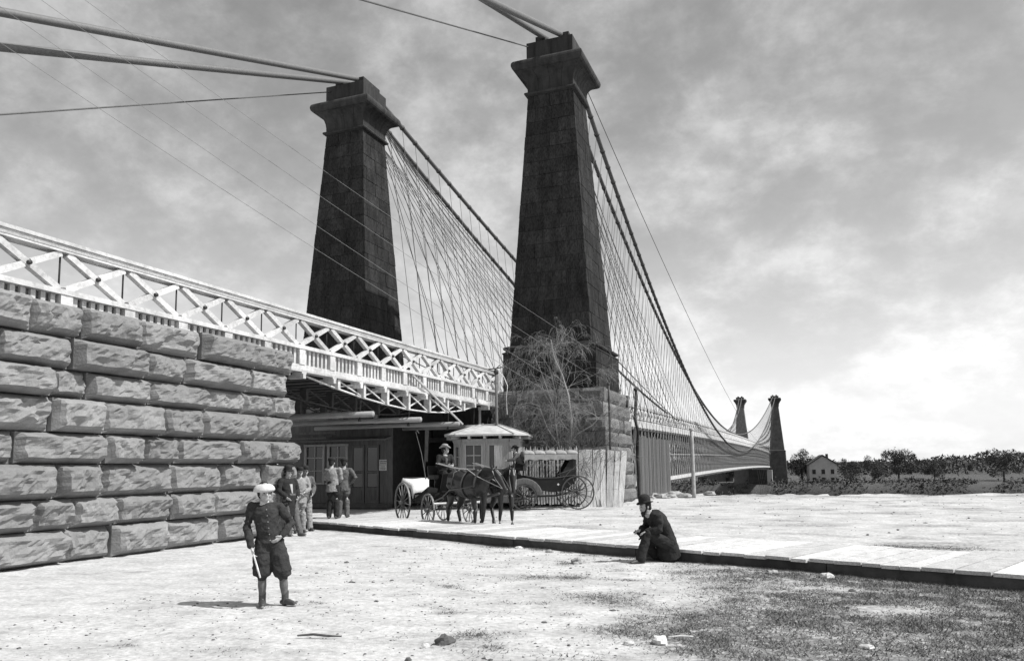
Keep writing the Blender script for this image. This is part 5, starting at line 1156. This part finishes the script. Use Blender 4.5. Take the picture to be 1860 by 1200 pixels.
def far_tree(i, x, y, h, lab):
    t = thing('far_tree', lab, 'tree', (x, y, ground_z(x, y)), 0, 'trees on the far shore'); r = np.random.default_rng(i)
    mb = MB(); mb.tube([(0, 0, -.5), (r.normal(0, .2), 0, h*.35), (r.normal(0, .3), 0, h*.7)], [h*.03, h*.022, h*.008], 6)
    for k in range(7):
        a = r.uniform(0, 6.28); z = h*r.uniform(.3, .6); mb.tube([(0, 0, z), (math.cos(a)*h*.12, math.sin(a)*h*.12, z+h*.12), (math.cos(a)*h*.2, math.sin(a)*h*.2, z+h*.27)], [h*.01, h*.006, h*.003], 4)
    mb.build('trunk', M_FARR, t); vs = []; fs = []
    cl_ = [(r.normal(0, h*.19), r.normal(0, h*.16), h*r.uniform(.2, .85), h*r.uniform(.09, .2)) for _ in range(20)]
    for cx, cy, cz, cr in cl_:
        for q in range(260):
            d = r.normal(0, 1, 3); d /= np.linalg.norm(d); p = np.array((cx, cy, cz)) + d*cr*r.uniform(.5, 1.1); k = len(vs); s = h*.014
            e = r.normal(0, s, (3, 3)); vs += [tuple(p+e[0]), tuple(p+e[1]), tuple(p+e[2])]; fs.append((k, k+1, k+2))
    me = bpy.data.meshes.new('crown'); me.from_pydata(vs, [], fs); me.materials.append(M_FOL); stuff(link('crown', me, t))
rf_ = random.Random(77); spots = [(7.5, 268), (24, 272), (31, 262), (40, 280), (50, 268), (72, 275), (82, 265), (93, 285), (104, 270), (130, 280), (142, 268), (156, 290), (-18, 268), (-32, 265), (170, 270), (186, 285)]
ords = ['first', 'second', 'third', 'fourth', 'fifth', 'sixth', 'seventh', 'eighth', 'ninth', 'tenth', 'eleventh', 'twelfth', '', '', 'thirteenth', 'fourteenth']
for i, (x, y) in enumerate(spots):
    far_tree(100+i, x, y, rf_.uniform(8, 14), ('distant tree left of the far towers beside the gabled house' if i == 12 else 'leftmost distant tree on the far shore') if i in (12, 13) else ords[i] + ' distant tree counting right from the distant dark tower')
# brush on the near cliff lip and the far gorge wall
def gorge_brush():
    r = np.random.default_rng(12); vs = []; fs = []
    for i in range(60000):
        if i < 6000:
            x = r.uniform(2.5, 40); y = edge_y(x) + r.uniform(-.3, 2.5); s = .05; hh_ = .3
        else:
            x = r.uniform(-60, 330); y = r.uniform(204, 246); s = .32; hh_ = 1.6
            if nz(x*.09, y*.13, 5) < -.15: continue
        z = ground_z(x, y); p = np.array((x, y, z + abs(r.normal(0, hh_*.5)))); e = r.normal(0, s, (3, 3)); k = len(vs); vs += [tuple(p+q) for q in e]; fs.append((k, k+1, k+2))
    me = bpy.data.meshes.new('gorge_brush'); me.from_pydata(vs, [], fs); me.materials.append(M_FOL); tag(stuff(link('gorge_brush', me)), 'dark scrub on the walls of the gorge below the bridge', 'scrub')
gorge_brush()
def far_wood():
    r = np.random.default_rng(31); vs = []; fs = []
    for i in range(52000):
        x = r.uniform(-260, 620); y = r.uniform(420, 560); top = 7 + 6*fbm(x*.012, y*.01, 1) + 4*nz(x*.09, y*.05, 2)
        if top < 2: continue
        z = ground_z(x, y) + top*(1-r.random()**2); p = np.array((x, y, z)); e = r.normal(0, .7, (3, 3)); k = len(vs); vs += [tuple(p+q) for q in e]; fs.append((k, k+1, k+2))
    me = bpy.data.meshes.new('far_wood'); me.from_pydata(vs, [], fs); me.materials.append(M_FOL); tag(stuff(link('far_wood', me)), 'low dark wood along the horizon beyond the far shore', 'wood')
far_wood()

# ------------------------------------------------------------------ bake the remeshed bodies into plain meshes
dg = bpy.context.evaluated_depsgraph_get(); dg.update()
new = [(o, bpy.data.meshes.new_from_object(o.evaluated_get(dg))) for o in REM]
for o, me in new:
    o.modifiers.clear(); old = o.data; o.data = me; me.name = o.name
    me.polygons.foreach_set('use_smooth', np.ones(len(me.polygons), bool))
    if o.name.split('.')[0] in ('jacket', 'frock_coat', 'long_coat', 'trousers', 'breeches'):
        sd_ = hash(o.name) % 50 if False else len(me.vertices) % 50
        n = len(me.vertices); co = np.zeros(n*3, 'f4'); me.vertices.foreach_get('co', co); co = co.reshape(-1, 3); no = np.zeros(n*3, 'f4'); me.vertex_normals.foreach_get('vector', no); no = no.reshape(-1, 3)
        for i in range(n):
            x, y, z = co[i]; w1 = 1-abs(nz(x*6+z*2.5+sd_, y*6, z*8-x*3)); w2 = 1-abs(nz(x*13+sd_, y*13-z*4, z*15+x*5))
            co[i] += no[i]*(.012*(w1**3-.45) + .006*(w2**2-.5))
        me.vertices.foreach_set('co', co.ravel()); me.update()
for o in bpy.data.objects:
    if '_w' in o: del o['_w']
print('objects', len(bpy.data.objects), 'tris', sum(sum(len(p.vertices)-2 for p in m.polygons) for m in bpy.data.meshes))
